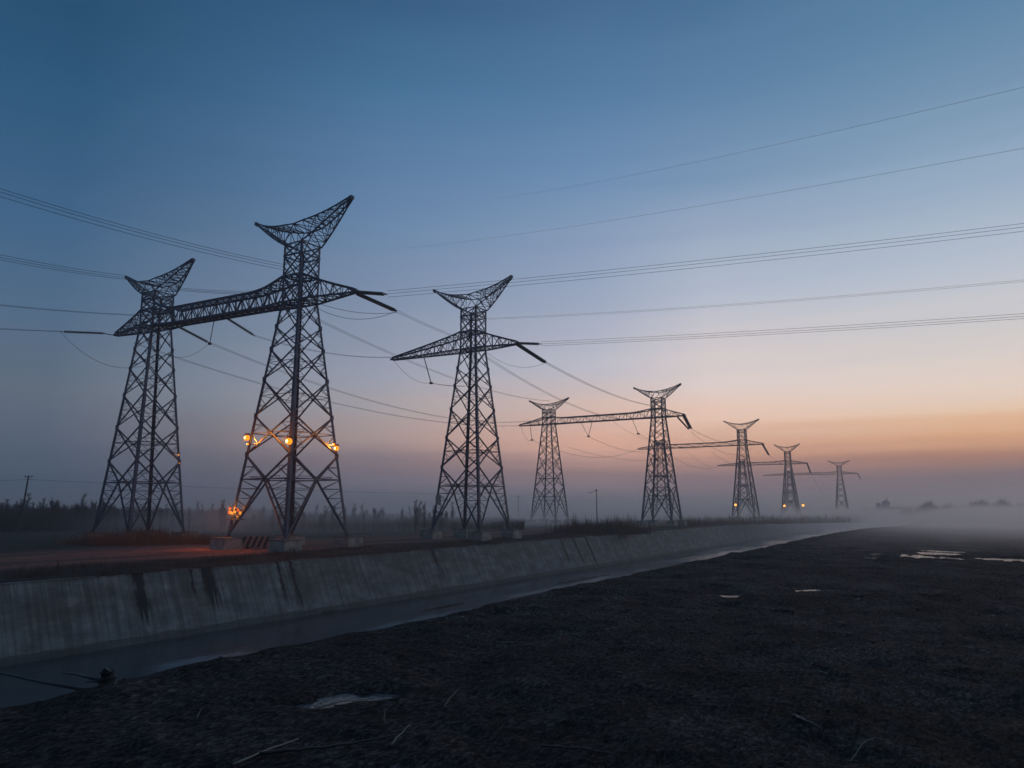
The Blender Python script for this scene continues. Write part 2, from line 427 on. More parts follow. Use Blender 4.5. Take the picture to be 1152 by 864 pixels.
far_lamp(pF, 827.5, 568, .8, 2500); far_lamp(pG, 882.5, 569, 1.15, 5000); far_lamp(pG, 903.5, 568.5, 1.2, 5500); far_lamp(pG, 894, 571, .3, 0, 'bulb_dim')
far_lamp(pH, 941, 574, .4, 60, 'bulb_dim')

# ---------------------------------------------------------------- striped barrier
bp = on_plane(288, 617, 0.0)
bar_root = empty('striped_barrier', bp, math.radians(4))
tag(bar_root, 'low barrier with slanting black and orange-white stripes between two concrete footings', 'barrier')
mb = MB(); mb.box((0, 0, 1.0), (3.9, .22, 1.6)); o = mb.build('panel', 'hazard', bar_root)
for sx in (-1, 1):
    mb = MB(); mb.box((sx * 1.3, 0, .16), (.4, .9, .32)); mb.bar((sx * 1.3, .13, .2), (sx * 1.3, .13, 1.8), .1); mb.build('stand', 'gusset', bar_root)

# ---------------------------------------------------------------- insulators and wires
def curve(p, q, sag, n=40):
    return [p.lerp(q, i / n) - V(0, 0, 4 * sag * (i / n) * (1 - i / n)) for i in range(n + 1)]
def bundle(label, p, q, sag, nw=2, gap=.45, r=.04, group='conductor bundles between pylons', n=40, ext=0.0, spacers=True, cat='power line', arr='v'):
    """nw parallel wires p->q; each wire is a part"""
    p, q = Vector(p), Vector(q)
    root = empty('conductor_bundle' if nw > 1 else 'wire_span', p)
    tag(root, label, cat, group)
    d = (q - p); side = d.cross(V(0, 0, 1)).normalized()
    offs = {1: [(0, 0)], 2: [(-.5, 0), (.5, .15)], 3: [(-.5, -.35), (.5, -.1), (0, .55)]}[nw]
    pts = curve(p, q, sag, n)
    for a, b in offs:
        mb = MB(); mb.tube([x - p + side * a * gap + V(0, 0, b * gap) for x in pts], r, 4); mb.build('wire', 'wire', root)
    return root
def string(label, p, q, r=.2, dbl=.5, m_='insul', fat=1.0):
    p, q = Vector(p), Vector(q); root = empty('insulator_string', p)
    tag(root, label, 'insulator', 'insulator strings hanging from the arms')
    d = (q - p).normalized(); side = d.cross(V(0, 0, 1)).normalized(); L = (q - p).length
    for o in ((-dbl / 2, dbl / 2) if dbl else (0,)):
        mb = MB(); pts = []; rs = []; s = .35
        n = int((L - .7) / .17)
        for i in range(n):
            a = .35 + i * .17
            for da, rr in ((0, .07), (.05, r), (.10, r * .95), (.12, .07)): pts.append(d * (a + da) + side * o); rs.append(rr * fat)
        mb.tube(pts, rs, 8); mb.build('disc_string', m_, root, True)
    for t in (.18, L - .18):
        mb = MB(); ww = (dbl / 2 + .12) if dbl else .14; a_ = side * ww; e_ = d * .16; up = side.cross(d).normalized() * .05
        c_ = d * t; mb.v = [c_ + a_ * i_ + e_ * j_ * 1.0 + up * k_ for k_ in (-1, 1) for i_, j_ in ((-1, -1), (1, -1), (1, 1), (-1, 1))]
        mb.f = [(3, 2, 1, 0), (4, 5, 6, 7), (0, 1, 5, 4), (1, 2, 6, 5), (2, 3, 7, 6), (3, 0, 4, 7)]; mb.build('yoke', 'gusset', root)
    return root
def loop(label, p, q, sag, r=.035):
    root = bundle(label, p, q, sag, 1, 0, r, 'jumper loops under the arms', 24, cat='jumper cable'); root.name = 'jumper_loop'; return root
# right arm of the nearest pylon
tipB = pB.W(12.2, 0, 39.1)
B_out = at(435, 331, tipB.y - 1.0)
B_dn = at(446, 350, tipB.y + 5.5)
string('thick level green insulator string at the right arm tip of the nearest pylon', at(399.5, 328.5, tipB.y), B_out, .25, .5)
string('sloping dark insulator string below the right arm tip of the nearest pylon', at(400, 329.5, tipB.y), B_dn, .24, .45)
bundle('triple conductor rising right from the nearest pylon to the frame edge', B_out, at(1290, 239, 84), .5, 3, .95, .024, n=60)
bundle('pair of conductors falling right from the nearest pylon behind the centre one', B_dn, pC.W(-1.9, 1.5, 41.0), .3, 2, .5, .03)
loop('outer jumper loop sagging under the right arm of the nearest pylon', pB.W(2.2, -1.8, 39.2), B_dn, 2.3)
loop('inner jumper loop sagging under the right arm of the nearest pylon', pB.W(2.6, -1.0, 39.2), B_dn + V(.1, 0, -.2), 1.0)
# strings from the first beam
s1a = at(200, 367, 131); s1b = at(236, 386, 133); s2a = at(253, 356.5, 126.5); s2b = at(287, 378, 128.5)
string('dark insulator string hanging nearest the leftmost pylon under the long crossbeam', s1a, s1b, .24, .4)
string('dark insulator string hanging nearest the largest pylon under the long crossbeam', s2a, s2b, .24, .4)
hg = empty('hanger_rod', s1b); tag(hg, 'thin vertical rod dropping from the long crossbeam to a conductor clamp', 'hanger')
mb = MB(); mb.bar(V(0, 0, 0), at(241.5, 357, 130) - s1b, .12); mb.build('rod', 'gusset', hg)
mb = MB(); mb.box((0, 0, -.1), (.5, .5, .4)); mb.build('clamp', 'gusset', hg)
tA = pA.W(-(s_on(131, 375, A_xy)), 0, 39.8)
A_out = at(68, 373, tA.y - 5)
string('long level insulator string at the left arm tip of the leftmost pylon', at(118, 375, tA.y - 1), A_out, .24, .4, 'insul_brown')
mb = MB(); lk = empty('link_rod', tA); tag(lk, 'short steel link between the left arm tip and its level insulator', 'link'); mb.bar(V(0, 0, 0), at(116, 375, tA.y - 1) - tA, .14); mb.build('rod', 'gusset', lk)
# incoming lines from behind the camera's left
bundle('upper triple conductor entering from the left edge to the nearest pylon neck', at(-170, 161, 68), pB.W(-2.05, -1.9, 45.0), 1.0, 3, .85, .03)
bundle('triple conductor from the left edge to the left horn of the leftmost pylon', at(-170, 249, 95), pA.W(-s_on(143, 311, A_xy), 0, 51.4), .9, 3, .8, .035)
bundle('faint pair of conductors from the left edge to the neck of the leftmost pylon', at(-120, 329, 110), pA.W(-2, 1, 42.6), .6, 2, .4, .028)
bundle('conductor pair reaching the level insulator at the far left', at(-120, 360, 118), A_out, .3, 2, .4, .028)
bundle('wire pair leaving the right horn of the leftmost pylon behind the crossbeam', pA.W(2.0, 1.2, 47.6), pB.W(-1.8, 2, 42.0), .6, 3, .5, .03)
# lines going away between the pairs
hwD = D_xy
bundle('wire pair from the first crossbeam clamp to the left of the misty pylon', s1b, at(603, 473, 277), 5.5, 2, .5, .032)
bundle('wire pair from the left arm tip down to the left tip of the second crossbeam', at(150, 386, 150), at(586, 479, 283), 5.0, 2, .5, .032)
bundle('wire pair from the crossbeam insulator to the left arm tip of the lone pylon', s2b, at(441, 402, 163), 1.2, 2, .4, .028)
bundle('conductors from behind the nearest pylon to the top of the misty pylon', pB.W(1, 2, 37.0), at(618, 451, 277), 3.0, 2, .5, .032)
tC = pC.W(-s_on(582, 387, bC) + .2, 0, 38.9)
C_out = at(609, 387, tC.y - 1); C_dn = at(614, 408, tC.y + 8)
string('level insulator string at the right arm tip of the lone pylon', at(580.5, 386, tC.y), C_out, .28, .45)
string('sloping insulator string below the right arm tip of the lone pylon', at(581.5, 387, tC.y), C_dn, .28, .45)
bundle('triple conductor rising right from the lone pylon to the frame edge', C_out, at(1290, 346, 108), .4, 3, .8, .028, n=60)
bundle('faint conductor pair passing above the lone pylon arm to the frame edge', at(548, 359, 190), at(1290, 303, 118), 1.0, 2, .75, .022, n=60)
bundle('upper thin single wire crossing the right half of the sky', at(560, 223, 330), at(1290, 65, 92), 2.0, 1, 0, .026, 'thin single wires high on the right', 60)
bundle('lower thin single wire crossing the right half of the sky', at(455, 279, 330), at(1290, 141, 98), 2.0, 1, 0, .026, 'thin single wires high on the right', 60)
bundle('conductor pair from the lone pylon insulator to the second pair of pylons', C_dn, pE.W(-1.5, -1, 41), 1.5, 2, .5, .05)
bundle('conductor pair from the arm of the lone pylon to the second pair', pC.W(2, 1, 37.5), at(700, 472, 262), 2.5, 2, .5, .045)
loop('long jumper loop under the right arm of the lone pylon', pC.W(3, -1, 38.4), C_dn, 2.2, .03)
tCl = at(442, 404, 163)
loop('long jumper loop under the left arm of the lone pylon', tCl, at(485, 431, 160), 1.6, .03)
bundle('thin wire from the lone pylon hanger to its body', at(485, 431, 160), pC.W(-2, 0, 31.2), .2, 2, .3, .03)
hg = empty('hanger_rod', at(485, 431, 160)); tag(hg, 'thin slanting rod under the left arm of the lone pylon', 'hanger')
mb = MB(); mb.bar(V(0, 0, 0), at(477, 402, 160) - at(485, 431, 160), .14); mb.build('rod', 'gusset', hg)
mb = MB(); mb.box((0, 0, 0), (.7, .5, .4)); mb.build('clamp', 'gusset', hg)
loop('jumper loop hanging from the level insulator left of the leftmost pylon', A_out, at(186, 402, 139), 4.2, .03)
loop('jumper loop from the crossbeam clamp back under the leftmost pylon', s1b, at(192, 400, 136), 1.2, .03)
# second pair: hangers and far wires
def hang(label, px0, py0, px1, py1, px2, py2, Y):
    c = at(px1, py1, Y); o = empty('hanger_rod', c); tag(o, label, 'hanger', 'thin hangers under the second crossbeam')
    mb = MB(); mb.bar(V(0, 0, 0), at(px0, py0, Y) - c, .14); mb.build('rod', 'gusset', o)
    if px2: mb = MB(); mb.bar(V(0, 0, 0), at(px2, py2, Y) - c, .14); mb.build('rod', 'gusset', o)
    mb = MB(); mb.box((0, 0, 0), (.9, .6, .5)); mb.build('clamp', 'gusset', o)
    return c
h1 = hang('single thin hanger under the left end of the second crossbeam', 596.5, 480, 598.5, 495, None, None, 281)
h2_ = hang('V-shaped hanger under the middle of the second crossbeam', 654, 476, 662, 491, 666, 475, 271)
h3 = hang('slanting hanger under the right half of the second crossbeam', 711, 471, 718, 488, None, None, 264)
E_t = at(769, 467, 250); E1 = at(777, 482, 262)
string('outer drooping insulator at the right tip of the second crossbeam', E_t, E1, .3, .6)
string('inner drooping insulator at the right tip of the second crossbeam', at(762, 469, 251), at(775, 483, 262), .3, 0)
loop('jumper loop left of the misty pylon', at(586, 480, 283), h1, 2.0, .05)
g2 = 'thin wires between the distant pylon pairs'
def far_w(label, p, q, sag=3, r=.06): bundle(label, p, q, sag, 1, 0, r, g2, 24)
far_w('thin wire from the second crossbeam right tip toward the third', E1, at(842, 498, 365), 2.5, .07)
far_w('lower thin wire from the second crossbeam right tip', E1 - V(0, 0, 1), at(846, 505, 365), 5, .06)
far_w('thin wire from the slanting hanger to the third crossbeam', h3, at(792, 502, 377), 3, .06)
far_w('thin wire from the V hanger to the third crossbeam left part', h2_, at(752, 503, 386), 4, .06)
far_w('thin wire from the left hanger to the third crossbeam left tip', h1, at(722, 503, 391), 6, .06)
far_w('lowest faint wire left of the second pair right pylon', at(640, 503, 275), at(735, 517, 390), 2, .05)
far_w('wire from the second crossbeam to the hidden pylon neck', at(690, 474, 266), at(748, 497, 388), 2.5, .05)
F_t = at(858, 500, 362); F1 = at(865, 512, 372)
string('drooping insulator at the right tip of the third crossbeam', F_t, F1, .26, .5)
far_w('wire from the third crossbeam tip to the fourth', F1, at(893, 521, 522), 2.5, .07)
far_w('wire from the third crossbeam middle to the fourth left part', at(800, 508, 378), at(850, 523, 535), 4, .07)
far_w('wire from the third crossbeam left to the fourth left tip', at(745, 505, 388), at(812, 523, 547), 6, .07)
far_w('descending wire right of the hidden pylon', at(770, 506, 380), at(800, 526, 420), 1, .05)
G_t = at(908, 521.5, 518); G1 = at(912, 532, 530)
string('drooping insulator at the right tip of the fourth crossbeam', G_t, G1, .3, .5)
far_w('faint wire from the fourth crossbeam tip to the last', G1, at(945, 531, 722), 3, .09)
far_w('faint steep wire from the fourth crossbeam to the ground mist', G1, at(928, 560, 600), .5, .07)
string('tiny drooping insulator at the right tip of the farthest crossbeam', at(965, 532.5, 718), at(968, 539, 720), .3, .4)

# ---------------------------------------------------------------- terrain (all in the canal frame: x = -N, y = U)
def grid(xs, ys, fz, name, m, smooth=True):
    nx, ny = len(xs), len(ys)
    X, Yg = np.meshgrid(xs, ys, indexing='ij'); Z = fz(X, Yg)
    co = np.stack([X, Yg, Z], -1).reshape(-1, 3)
    i = np.arange(nx - 1)[:, None] * ny + np.arange(ny - 1)[None, :]
    fa = np.stack([i, i + ny, i + ny + 1, i + 1], -1).reshape(-1, 4)
    me = bpy.data.meshes.new(name); me.vertices.add(len(co)); me.vertices.foreach_set('co', co.ravel())
    me.loops.add(fa.size); me.loops.foreach_set('vertex_index', fa.ravel().astype(np.int32))
    me.polygons.add(len(fa)); me.polygons.foreach_set('loop_start', np.arange(0, fa.size, 4, dtype=np.int32)); me.polygons.foreach_set('loop_total', np.full(len(fa), 4, dtype=np.int32))
    me.update(calc_edges=True); me.validate()
    if smooth: me.polygons.foreach_set('use_smooth', [True] * len(me.polygons))
    me.materials.append(m); o = bpy.data.objects.new(name, me); C.objects.link(o); o.rotation_euler.z = -TH
    return o
def graded(a, b, s0, g, c=0.0):
    out = [a]; x = a
    while x < b: x += s0 + g * abs(x - c); out.append(min(x, b))
    return np.array(out)
rs = np.random.RandomState(3)
def vnoise(X, Yg, scale, seed, octv=4, gain=.5):     # value noise, vectorised
    out = np.zeros_like(X); amp = 1; tot = 0
    for o in range(octv):
        sc = scale * 2 ** o; xi = X * sc + seed * 17.3; yi = Yg * sc + seed * 5.1
        x0 = np.floor(xi).astype(np.int64); y0 = np.floor(yi).astype(np.int64); fx = xi - x0; fy = yi - y0
        fx = fx * fx * (3 - 2 * fx); fy = fy * fy * (3 - 2 * fy)
        def h(a, b):
            n = (a * 374761393 + b * 668265263 + seed * 1442695 + o * 9176) & 0x7fffffff
            n = ((n ^ (n >> 13)) * 1274126177) & 0x7fffffff
            return ((n ^ (n >> 16)) & 0xffff) / 65535.0
        v = (h(x0, y0) * (1 - fx) + h(x0 + 1, y0) * fx) * (1 - fy) + (h(x0, y0 + 1) * (1 - fx) + h(x0 + 1, y0 + 1) * fx) * fy
        out += amp * v; tot += amp; amp *= gain
    return out / tot
def sst(a, b, x): t = np.clip((x - a) / (b - a), 0, 1); return t * t * (3 - 2 * t)
WZ = -6.3            # canal water level
NZ = H - 3.0         # level of the near mud field
DC = .858 * 3.0 / .206   # its crest above the canal
d_top = .858 * H / .0775; d_bot = .858 * (H - WZ) / .162
PUD = []
def puddle(px, py, wx, wy, ang=0.0, depth=.13):
    c = frame(on_plane(px, py, NZ - .02)); PUD.append((c.x, c.y, wx, wy, ang, depth))
puddle(400, 780, .75, .42, .5); puddle(437, 777, .4, .25, .2); puddle(352, 789, .45, .28, .5); puddle(372, 784, .35, .2, .3)
puddle(910, 661, 1.0, 1.3); puddle(822, 669, .55, .8); puddle(822, 682, .45, .6); puddle(1045, 671, .35, .4); puddle(925, 757, .13, .14)
puddle(878, 690, .2, .3); puddle(958, 671, .3, .35)
puddle(566, 689, .35, .35, .3); puddle(596, 687, .5, .4, .2); puddle(548, 692, .3, .25); puddle(1120, 690, .5, .4); puddle(978, 624, .7, .5, -.55, .2); puddle(992, 631, .5, .4, -.55, .2); puddle(1012, 626, .8, .5, -.55, .2); puddle(1040, 630, .7, .4, -.55, .2); puddle(1062, 619, 1.5, .6, -.55, .2); puddle(700, 735, .25, .2)
for px_, py_, a_, b_ in ((983, 627, 1.3, 1.1), (1000, 628, .8, .7), (1030, 624, 1, .9), (1052, 626.5, 1.9, .75), (1080, 627, 2.2, .7), (1110, 628, 2.6, .8), (1145, 629, 2.8, .8), (1180, 629.5, 3, .8), (988, 622, .9, .8),
                         (1045, 621, 1.6, .9), (1070, 621.5, 1.4, .6), (1026, 632, .5, .4), (1015, 622, 1.2, .5), (1240, 630, 5, .9)): puddle(px_, py_, a_ , b_, -.55, .2)
def near_z(X, Yg):
    R = np.hypot(X, Yg)
    z = np.full_like(X, NZ)
    wob = (vnoise(X, Yg, .35, 4, 3) - .5) * .35
    # crest and bank down into the canal
    t = sst(-DC + wob, -DC - 13 + wob, X); z = z - t * (NZ - (WZ - 1.2))
    flat = 1 - t * .5
    z += (vnoise(X, Yg, .05, 1, 3) - .5) * .16 * np.clip(R / 40, .25, 1)
    z += (vnoise(X, Yg, .9, 2, 5, .62) - .5) * .17 * flat; z -= np.clip(vnoise(X, Yg, .28, 51, 3) - .6, 0, 1) * .8 * flat
    clod = np.clip(vnoise(X, Yg, 3.2, 9, 3, .6) - .5, 0, 1); z += clod * .16 * flat; z += (vnoise(X, Yg, 7, 41, 2, .7) - .5) * .05 * flat
    z -= 2.0 * sst(80, 260, R) * (1 - t)
    # shallow wheel ruts running with the canal
    for xr in (6.5, 8.4, 26, 27.9): z -= np.exp(-((X - xr - (vnoise(X * 0, Yg, .03, 6, 2) - .5) * 5) / .25) ** 2) * .12
    for (cx, cy, wx, wy, an, dep) in PUD:
        ca, sa = math.cos(an), math.sin(an); dx = (X - cx) * ca + (Yg - cy) * sa; dy = -(X - cx) * sa + (Yg - cy) * ca
        e = np.sqrt((dx / wx) ** 2 + (dy / wy) ** 2) + (vnoise(X, Yg, 2.2, 12, 3) - .5) * 1.1
        k = 1 - sst(.55, 1.25, e); z = z * (1 - k) + k * (NZ - dep - .0 + (vnoise(X, Yg, 1.7, 14, 3) - .5) * .26)
    return z
m, nt = mat('wet_mud'); v = coords(nt)
n1 = noisen(nt, v, .5, 8, .65); n2 = noisen(nt, v, 4.5, 8, .7); n3 = noisen(nt, v, .07, 5)
c1 = rampn(nt, n1, [(.3, (.036, .027, .026)), (.48, (.082, .061, .057)), (.66, (.155, .118, .108))])
c2 = rampn(nt, n2, [(.38, (.5, .5, .5)), (.52, (1, 1, 1)), (.68, (1.6, 1.55, 1.5))])
cc = mixc(nt, 1.0, c1.outputs[0], c2.outputs[0], 'MULTIPLY')
gr = rampn(nt, n3, [(.45, 0), (.65, 1)])
cc = mixc(nt, mth(nt, 'MULTIPLY', gr.outputs[0], .55), cc, (.072, .058, .046))
fine = noisen(nt, coords(nt, (1.0, .45, 1)), 16, 6, .78); fr3 = rampn(nt, fine, [(.38, .25), (.5, .95), (.63, 3.0)]); cc = mixc(nt, .85, cc, fr3.outputs[0], 'MULTIPLY')
b = principled(nt, Roughness=.75); nt.links.new(cc, b.inputs['Base Color'])
rr = rampn(nt, noisen(nt, v, .9, 5), [(.33, .8), (.5, .98)]); nt.links.new(rr.outputs[0], b.inputs['Roughness']); b.inputs['Specular IOR Level'].default_value = .06
bump(nt, b, mth(nt, 'ADD', mth(nt, 'MULTIPLY', n2, .8), mth(nt, 'MULTIPLY', fine, 1.1)), 1.0, .14)
MUD = m
xs = np.concatenate([np.arange(-DC - 16, -DC - 1.5, .9), graded(-DC - 1.4, 1400, .075, .0135, 0)]); ys = np.concatenate([np.arange(-60, -4, 6.0), graded(-3, 2300, .075, .0115, 4)])
nf = grid(xs, ys, near_z, 'near_field', MUD); tag(nf, kind='structure')
# puddle water in the hollows, one sheet per group of hollows
m, nt = mat('puddle_water'); v = coords(nt); b = principled(nt, Roughness=.12, IOR=1.33); b.inputs['Base Color'].default_value = (.02, .022, .026, 1)
bump(nt, b, noisen(nt, v, 7, 3), .45, .06); PW = m
for i, (cx, cy, wx, wy, an, dep) in enumerate(PUD):
    mb = MB(); r = 20; mb.v = [V(cx + math.cos(t) * wx * 1.7, cy + math.sin(t) * wy * 1.7, NZ - .09 - .0012 * (i % 9)) for t in [2 * math.pi * j / r for j in range(r)]]
    if abs(an + .55) < .01:
        mb.v = [V(cx + (math.cos(t) * wx * math.cos(an) - math.sin(t) * wy * math.sin(an)) * 1.25, cy + (math.cos(t) * wx * math.sin(an) + math.sin(t) * wy * math.cos(an)) * 1.25, NZ - .11 - .0012 * (i % 9)) for t in [2 * math.pi * j / r for j in range(r)]]
    mb.f = [tuple(range(r))]; o = mb.build('puddle', PW, None, rz=-TH); tag(o, kind='structure')

# far bank: verge, track, fields
m, nt = mat('far_bank_soil'); v = coords(nt); tc = nt.nodes.new('ShaderNodeTexCoord'); sx = nt.nodes.new('ShaderNodeSeparateXYZ'); nt.links.new(tc.outputs['Object'], sx.inputs[0])
nA = noisen(nt, v, .12, 6); nB = noisen(nt, v, 1.2, 7, .7); nC = noisen(nt, coords(nt, (.6, .05, 1)), 1.0, 5)
xn = mth(nt, 'ADD', mth(nt, 'MULTIPLY', sx.outputs[0], -1), mth(nt, 'MULTIPLY', nA, 6))
zone = rampn(nt, mth(nt, 'DIVIDE', mth(nt, 'SUBTRACT', xn, 66), 100), [(.03, (.036, .030, .024)), (.19, (.042, .032, .026)), (.23, (.26, .115, .08)), (.30, (.14, .075, .056)), (.34, (.30, .13, .088)), (.45, (.20, .10, .075)), (.56, (.06, .048, .038)), (1, (.045, .045, .034))])
cc = mixc(nt, 1.0, zone.outputs[0], rampn(nt, nB, [(.3, .55), (.7, 1.45)]).outputs[0], 'MULTIPLY'); cc = mixc(nt, 1.0, cc, rampn(nt, nC, [(.35, .6), (.65, 1.3)]).outputs[0], 'MULTIPLY')
b = principled(nt, Roughness=.95); b.inputs['Specular IOR Level'].default_value = .1; nt.links.new(cc, b.inputs['Base Color']); bump(nt, b, nB, .6, .1)
def far_z(X, Yg):
    z = (vnoise(X, Yg, .06, 21, 3) - .5) * .5 + (vnoise(X, Yg, .7, 22, 3) - .5) * .22
    e = sst(-d_top - 3, -d_top, X); z = z * (1 - e * .7) + e * -.12
    return z
xs = -graded(d_top - .1, 3000, .35, .03, d_top)[::-1]; ys = graded(-260, 3200, 1.2, .006, 60)
tag(grid(xs, ys, far_z, 'far_bank_ground', m), kind='structure')
# ground sheet reaching the horizon
mb = MB(); mb.v = [V(-9000, -3000, -7), V(9000, -3000, -7), V(9000, 12000, -7), V(-9000, 12000, -7)]; mb.f = [(0, 1, 2, 3)]
tag(mb.build('ground', MUD), kind='structure')
# canal water
m, nt = mat('canal_water'); v = coords(nt, (1, .5, 1)); b = principled(nt, Roughness=.07, IOR=1.36)
b.inputs['Base Color'].default_value = (.045, .058, .068, 1)
wn = mth(nt, 'ADD', noisen(nt, v, 1.3, 4, .6), mth(nt, 'MULTIPLY', noisen(nt, v, 5, 3), .3)); wp = rampn(nt, noisen(nt, coords(nt, (.14, .035, 1)), 1.0, 4), [(.36, .25), (.58, 1.0)])
bn = nd(nt, 'ShaderNodeBump', Distance=.34); nt.links.new(wn, bn.inputs['Height']); tw = nt.nodes.new('ShaderNodeTexCoord'); sw = nt.nodes.new('ShaderNodeSeparateXYZ'); nt.links.new(tw.outputs['Object'], sw.inputs[0]); rf = 0.0
for px_, py_, rx_, ry_ in ((462, 700, 2.0, 9), (488, 694, 1.6, 8), (226, 744, 2.2, 5), (640, 664, 1.2, 9), (560, 681, 1.2, 5)):     # shallow riffles, mask for the painted sky reflection
    c = frame(on_plane(px_, py_, WZ)); ex = mth(nt, 'DIVIDE', mth(nt, 'SUBTRACT', sw.outputs[0], c.x), rx_); ey = mth(nt, 'DIVIDE', mth(nt, 'SUBTRACT', sw.outputs[1], c.y), ry_)
    e2 = mth(nt, 'ADD', mth(nt, 'ADD', mth(nt, 'MULTIPLY', ex, ex), mth(nt, 'MULTIPLY', ey, ey)), mth(nt, 'MULTIPLY', mth(nt, 'SUBTRACT', noisen(nt, coords(nt, (.8, .4, 1)), 1, 4), .5), 2.6))
    q_ = mth(nt, 'SUBTRACT', 1.15, e2, True); rf = mth(nt, 'MAXIMUM', rf, q_)
nt.links.new(mth(nt, 'ADD', mth(nt, 'MULTIPLY', wp.outputs[0], .6), mth(nt, 'MULTIPLY', rf, 2.6)), bn.inputs['Strength'])
nt.links.new(mixc(nt, mth(nt, 'MULTIPLY', rf, .8), (.045, .058, .068), (.26, .28, .30)), b.inputs['Base Color'])      # pale sky reflection painted into the riffle colour; nt.links.new(bn.outputs[0], b.inputs['Normal'])
rr = rampn(nt, noisen(nt, coords(nt, (.12, .03, 1)), 1, 4), [(.4, .08), (.62, .26)]); nt.links.new(rr.outputs[0], b.inputs['Roughness'])
mb = MB(); mb.v = [V(-d_bot - 2, -260, WZ), V(-DC - 8, -260, WZ), V(-DC - 8, 2300, WZ), V(-d_bot - 2, 2300, WZ)]; mb.f = [(0, 1, 2, 3)]
o = mb.build('canal_water', m, rz=-TH); tag(o, kind='structure')
# mud bars lying just above the water along the wall
def bars_z(X, Yg):
    z = np.full_like(X, WZ - .5) + (vnoise(X, Yg, .12, 31, 3) - .5) * .25
    for (px_, py_, wx, wy) in ((500, 683, 2.0, 9), (655, 652, 1.0, 22), (250, 690, .8, 9), (770, 626, .9, 30), (340, 691, 1.3, 1.8), (375, 689, 1.5, 2.2)):
        c = frame(on_plane(px_, py_, WZ)); e = np.sqrt(((X - c.x) / wx) ** 2 + ((Yg - c.y) / wy) ** 2) + (vnoise(X, Yg, .3, 33, 3) - .5) * .5
        z += (1 - sst(.3, 1.2, e)) * .60
    z += sst(-d_bot + .5, -d_bot - .6, X) * .52
    return z
tag(grid(np.arange(-d_bot - .9, -DC - 20, .5), graded(-40, 900, .6, .01, 0), bars_z, 'mud_bars', MUD), kind='structure')
# concrete wall of the far bank
m, nt = mat('stained_canal_concrete'); tc = nt.nodes.new('ShaderNodeTexCoord'); sx = nt.nodes.new('ShaderNodeSeparateXYZ'); nt.links.new(tc.outputs['Object'], sx.inputs[0])
yo, zo = sx.outputs[1], sx.outputs[2]
vs = coords(nt, (.02, 1.1, .06)); st = noisen(nt, coords(nt, (.02, 2.3, .10)), 1.0, 7, .7, .3); st2 = noisen(nt, coords(nt, (.05, .16, .35)), 1.0, 6, .65, .6)
bl = noisen(nt, coords(nt, (1, .6, 1.6)), .55, 8, .65)
base = rampn(nt, bl, [(.3, (.12, .13, .132)), (.5, (.215, .22, .212)), (.7, (.33, .33, .31))]).outputs[0]
top = mth(nt, 'DIVIDE', mth(nt, 'SUBTRACT', zo, WZ), -WZ, True)
sm = rampn(nt, mth(nt, 'ADD', st, mth(nt, 'MULTIPLY', top, .10)), [(.46, 0), (.66, 1)]).outputs[0]
base = mixc(nt, mth(nt, 'MULTIPLY', sm, .55), base, (.052, .046, .040))
base = mixc(nt, rampn(nt, mth(nt, 'ADD', st2, mth(nt, 'MULTIPLY', top, .06)), [(.5, 0), (.7, .55)]).outputs[0], base, (.085, .062, .045))
rim = rampn(nt, mth(nt, 'ADD', mth(nt, 'MULTIPLY', top, -1), mth(nt, 'MULTIPLY', st, .22)), [(.0, 1), (.14, 0)])   # damp band by the waterline
tide = mth(nt, 'LESS_THAN', mth(nt, 'ADD', top, mth(nt, 'MULTIPLY', bl, -.14)), .03)
base = mixc(nt, mth(nt, 'MULTIPLY', tide, .6), base, (.05, .05, .045))
edge = mth(nt, 'SUBTRACT', noisen(nt, coords(nt, (.3, 2.2, .9)), 1, 6, .7), .5)
for px_, py_, w_, low in ((190, 646, .85, .25), (292, 641, 1.15, .42), (264, 642, .28, .5), (350, 633, .4, .35), (366, 632, .35, .2), (512, 618, .6, .45), (643, 606, .5, .3), (664, 605, .6, .2), (682, 604, .7, .12), (716, 601, .45, .4)):
    ty = frame(on_plane(px_, py_, 0)).y
    dy = mth(nt, 'ABSOLUTE', mth(nt, 'ADD', mth(nt, 'SUBTRACT', yo, ty), mth(nt, 'MULTIPLY', edge, 1.6)))
    fr_ = rampn(nt, dy, [(0, 0), (min(1, w_ * .45), 0), (min(1, w_ * .9), 1)]).outputs[0]      # frayed sideways
    run = noisen(nt, coords(nt, (.01, 3.2, .03)), 1, 4, .7)
    hgt = mth(nt, 'SUBTRACT', top, mth(nt, 'MULTIPLY', mth(nt, 'SUBTRACT', run, .5), 1.5))
    k = mth(nt, 'MULTIPLY', rampn(nt, hgt, [(low - .04, 0), (low + .1, 1)]).outputs[0], mth(nt, 'SUBTRACT', 1.0, fr_))
    base = mixc(nt, mth(nt, 'MULTIPLY', k, .9), base, (.013, .012, .012))
jt = mth(nt, 'FRACT', mth(nt, 'DIVIDE', yo, 4.0)); jm = mth(nt, 'LESS_THAN', jt, .012); base = mixc(nt, mth(nt, 'MULTIPLY', jm, .45), base, (.06, .06, .06))
b = principled(nt, Roughness=.8); b.inputs['Specular IOR Level'].default_value = .25; nt.links.new(base, b.inputs['Base Color']); bump(nt, b, mth(nt, 'ADD', bl, mth(nt, 'MULTIPLY', st, .4)), .5, .12)
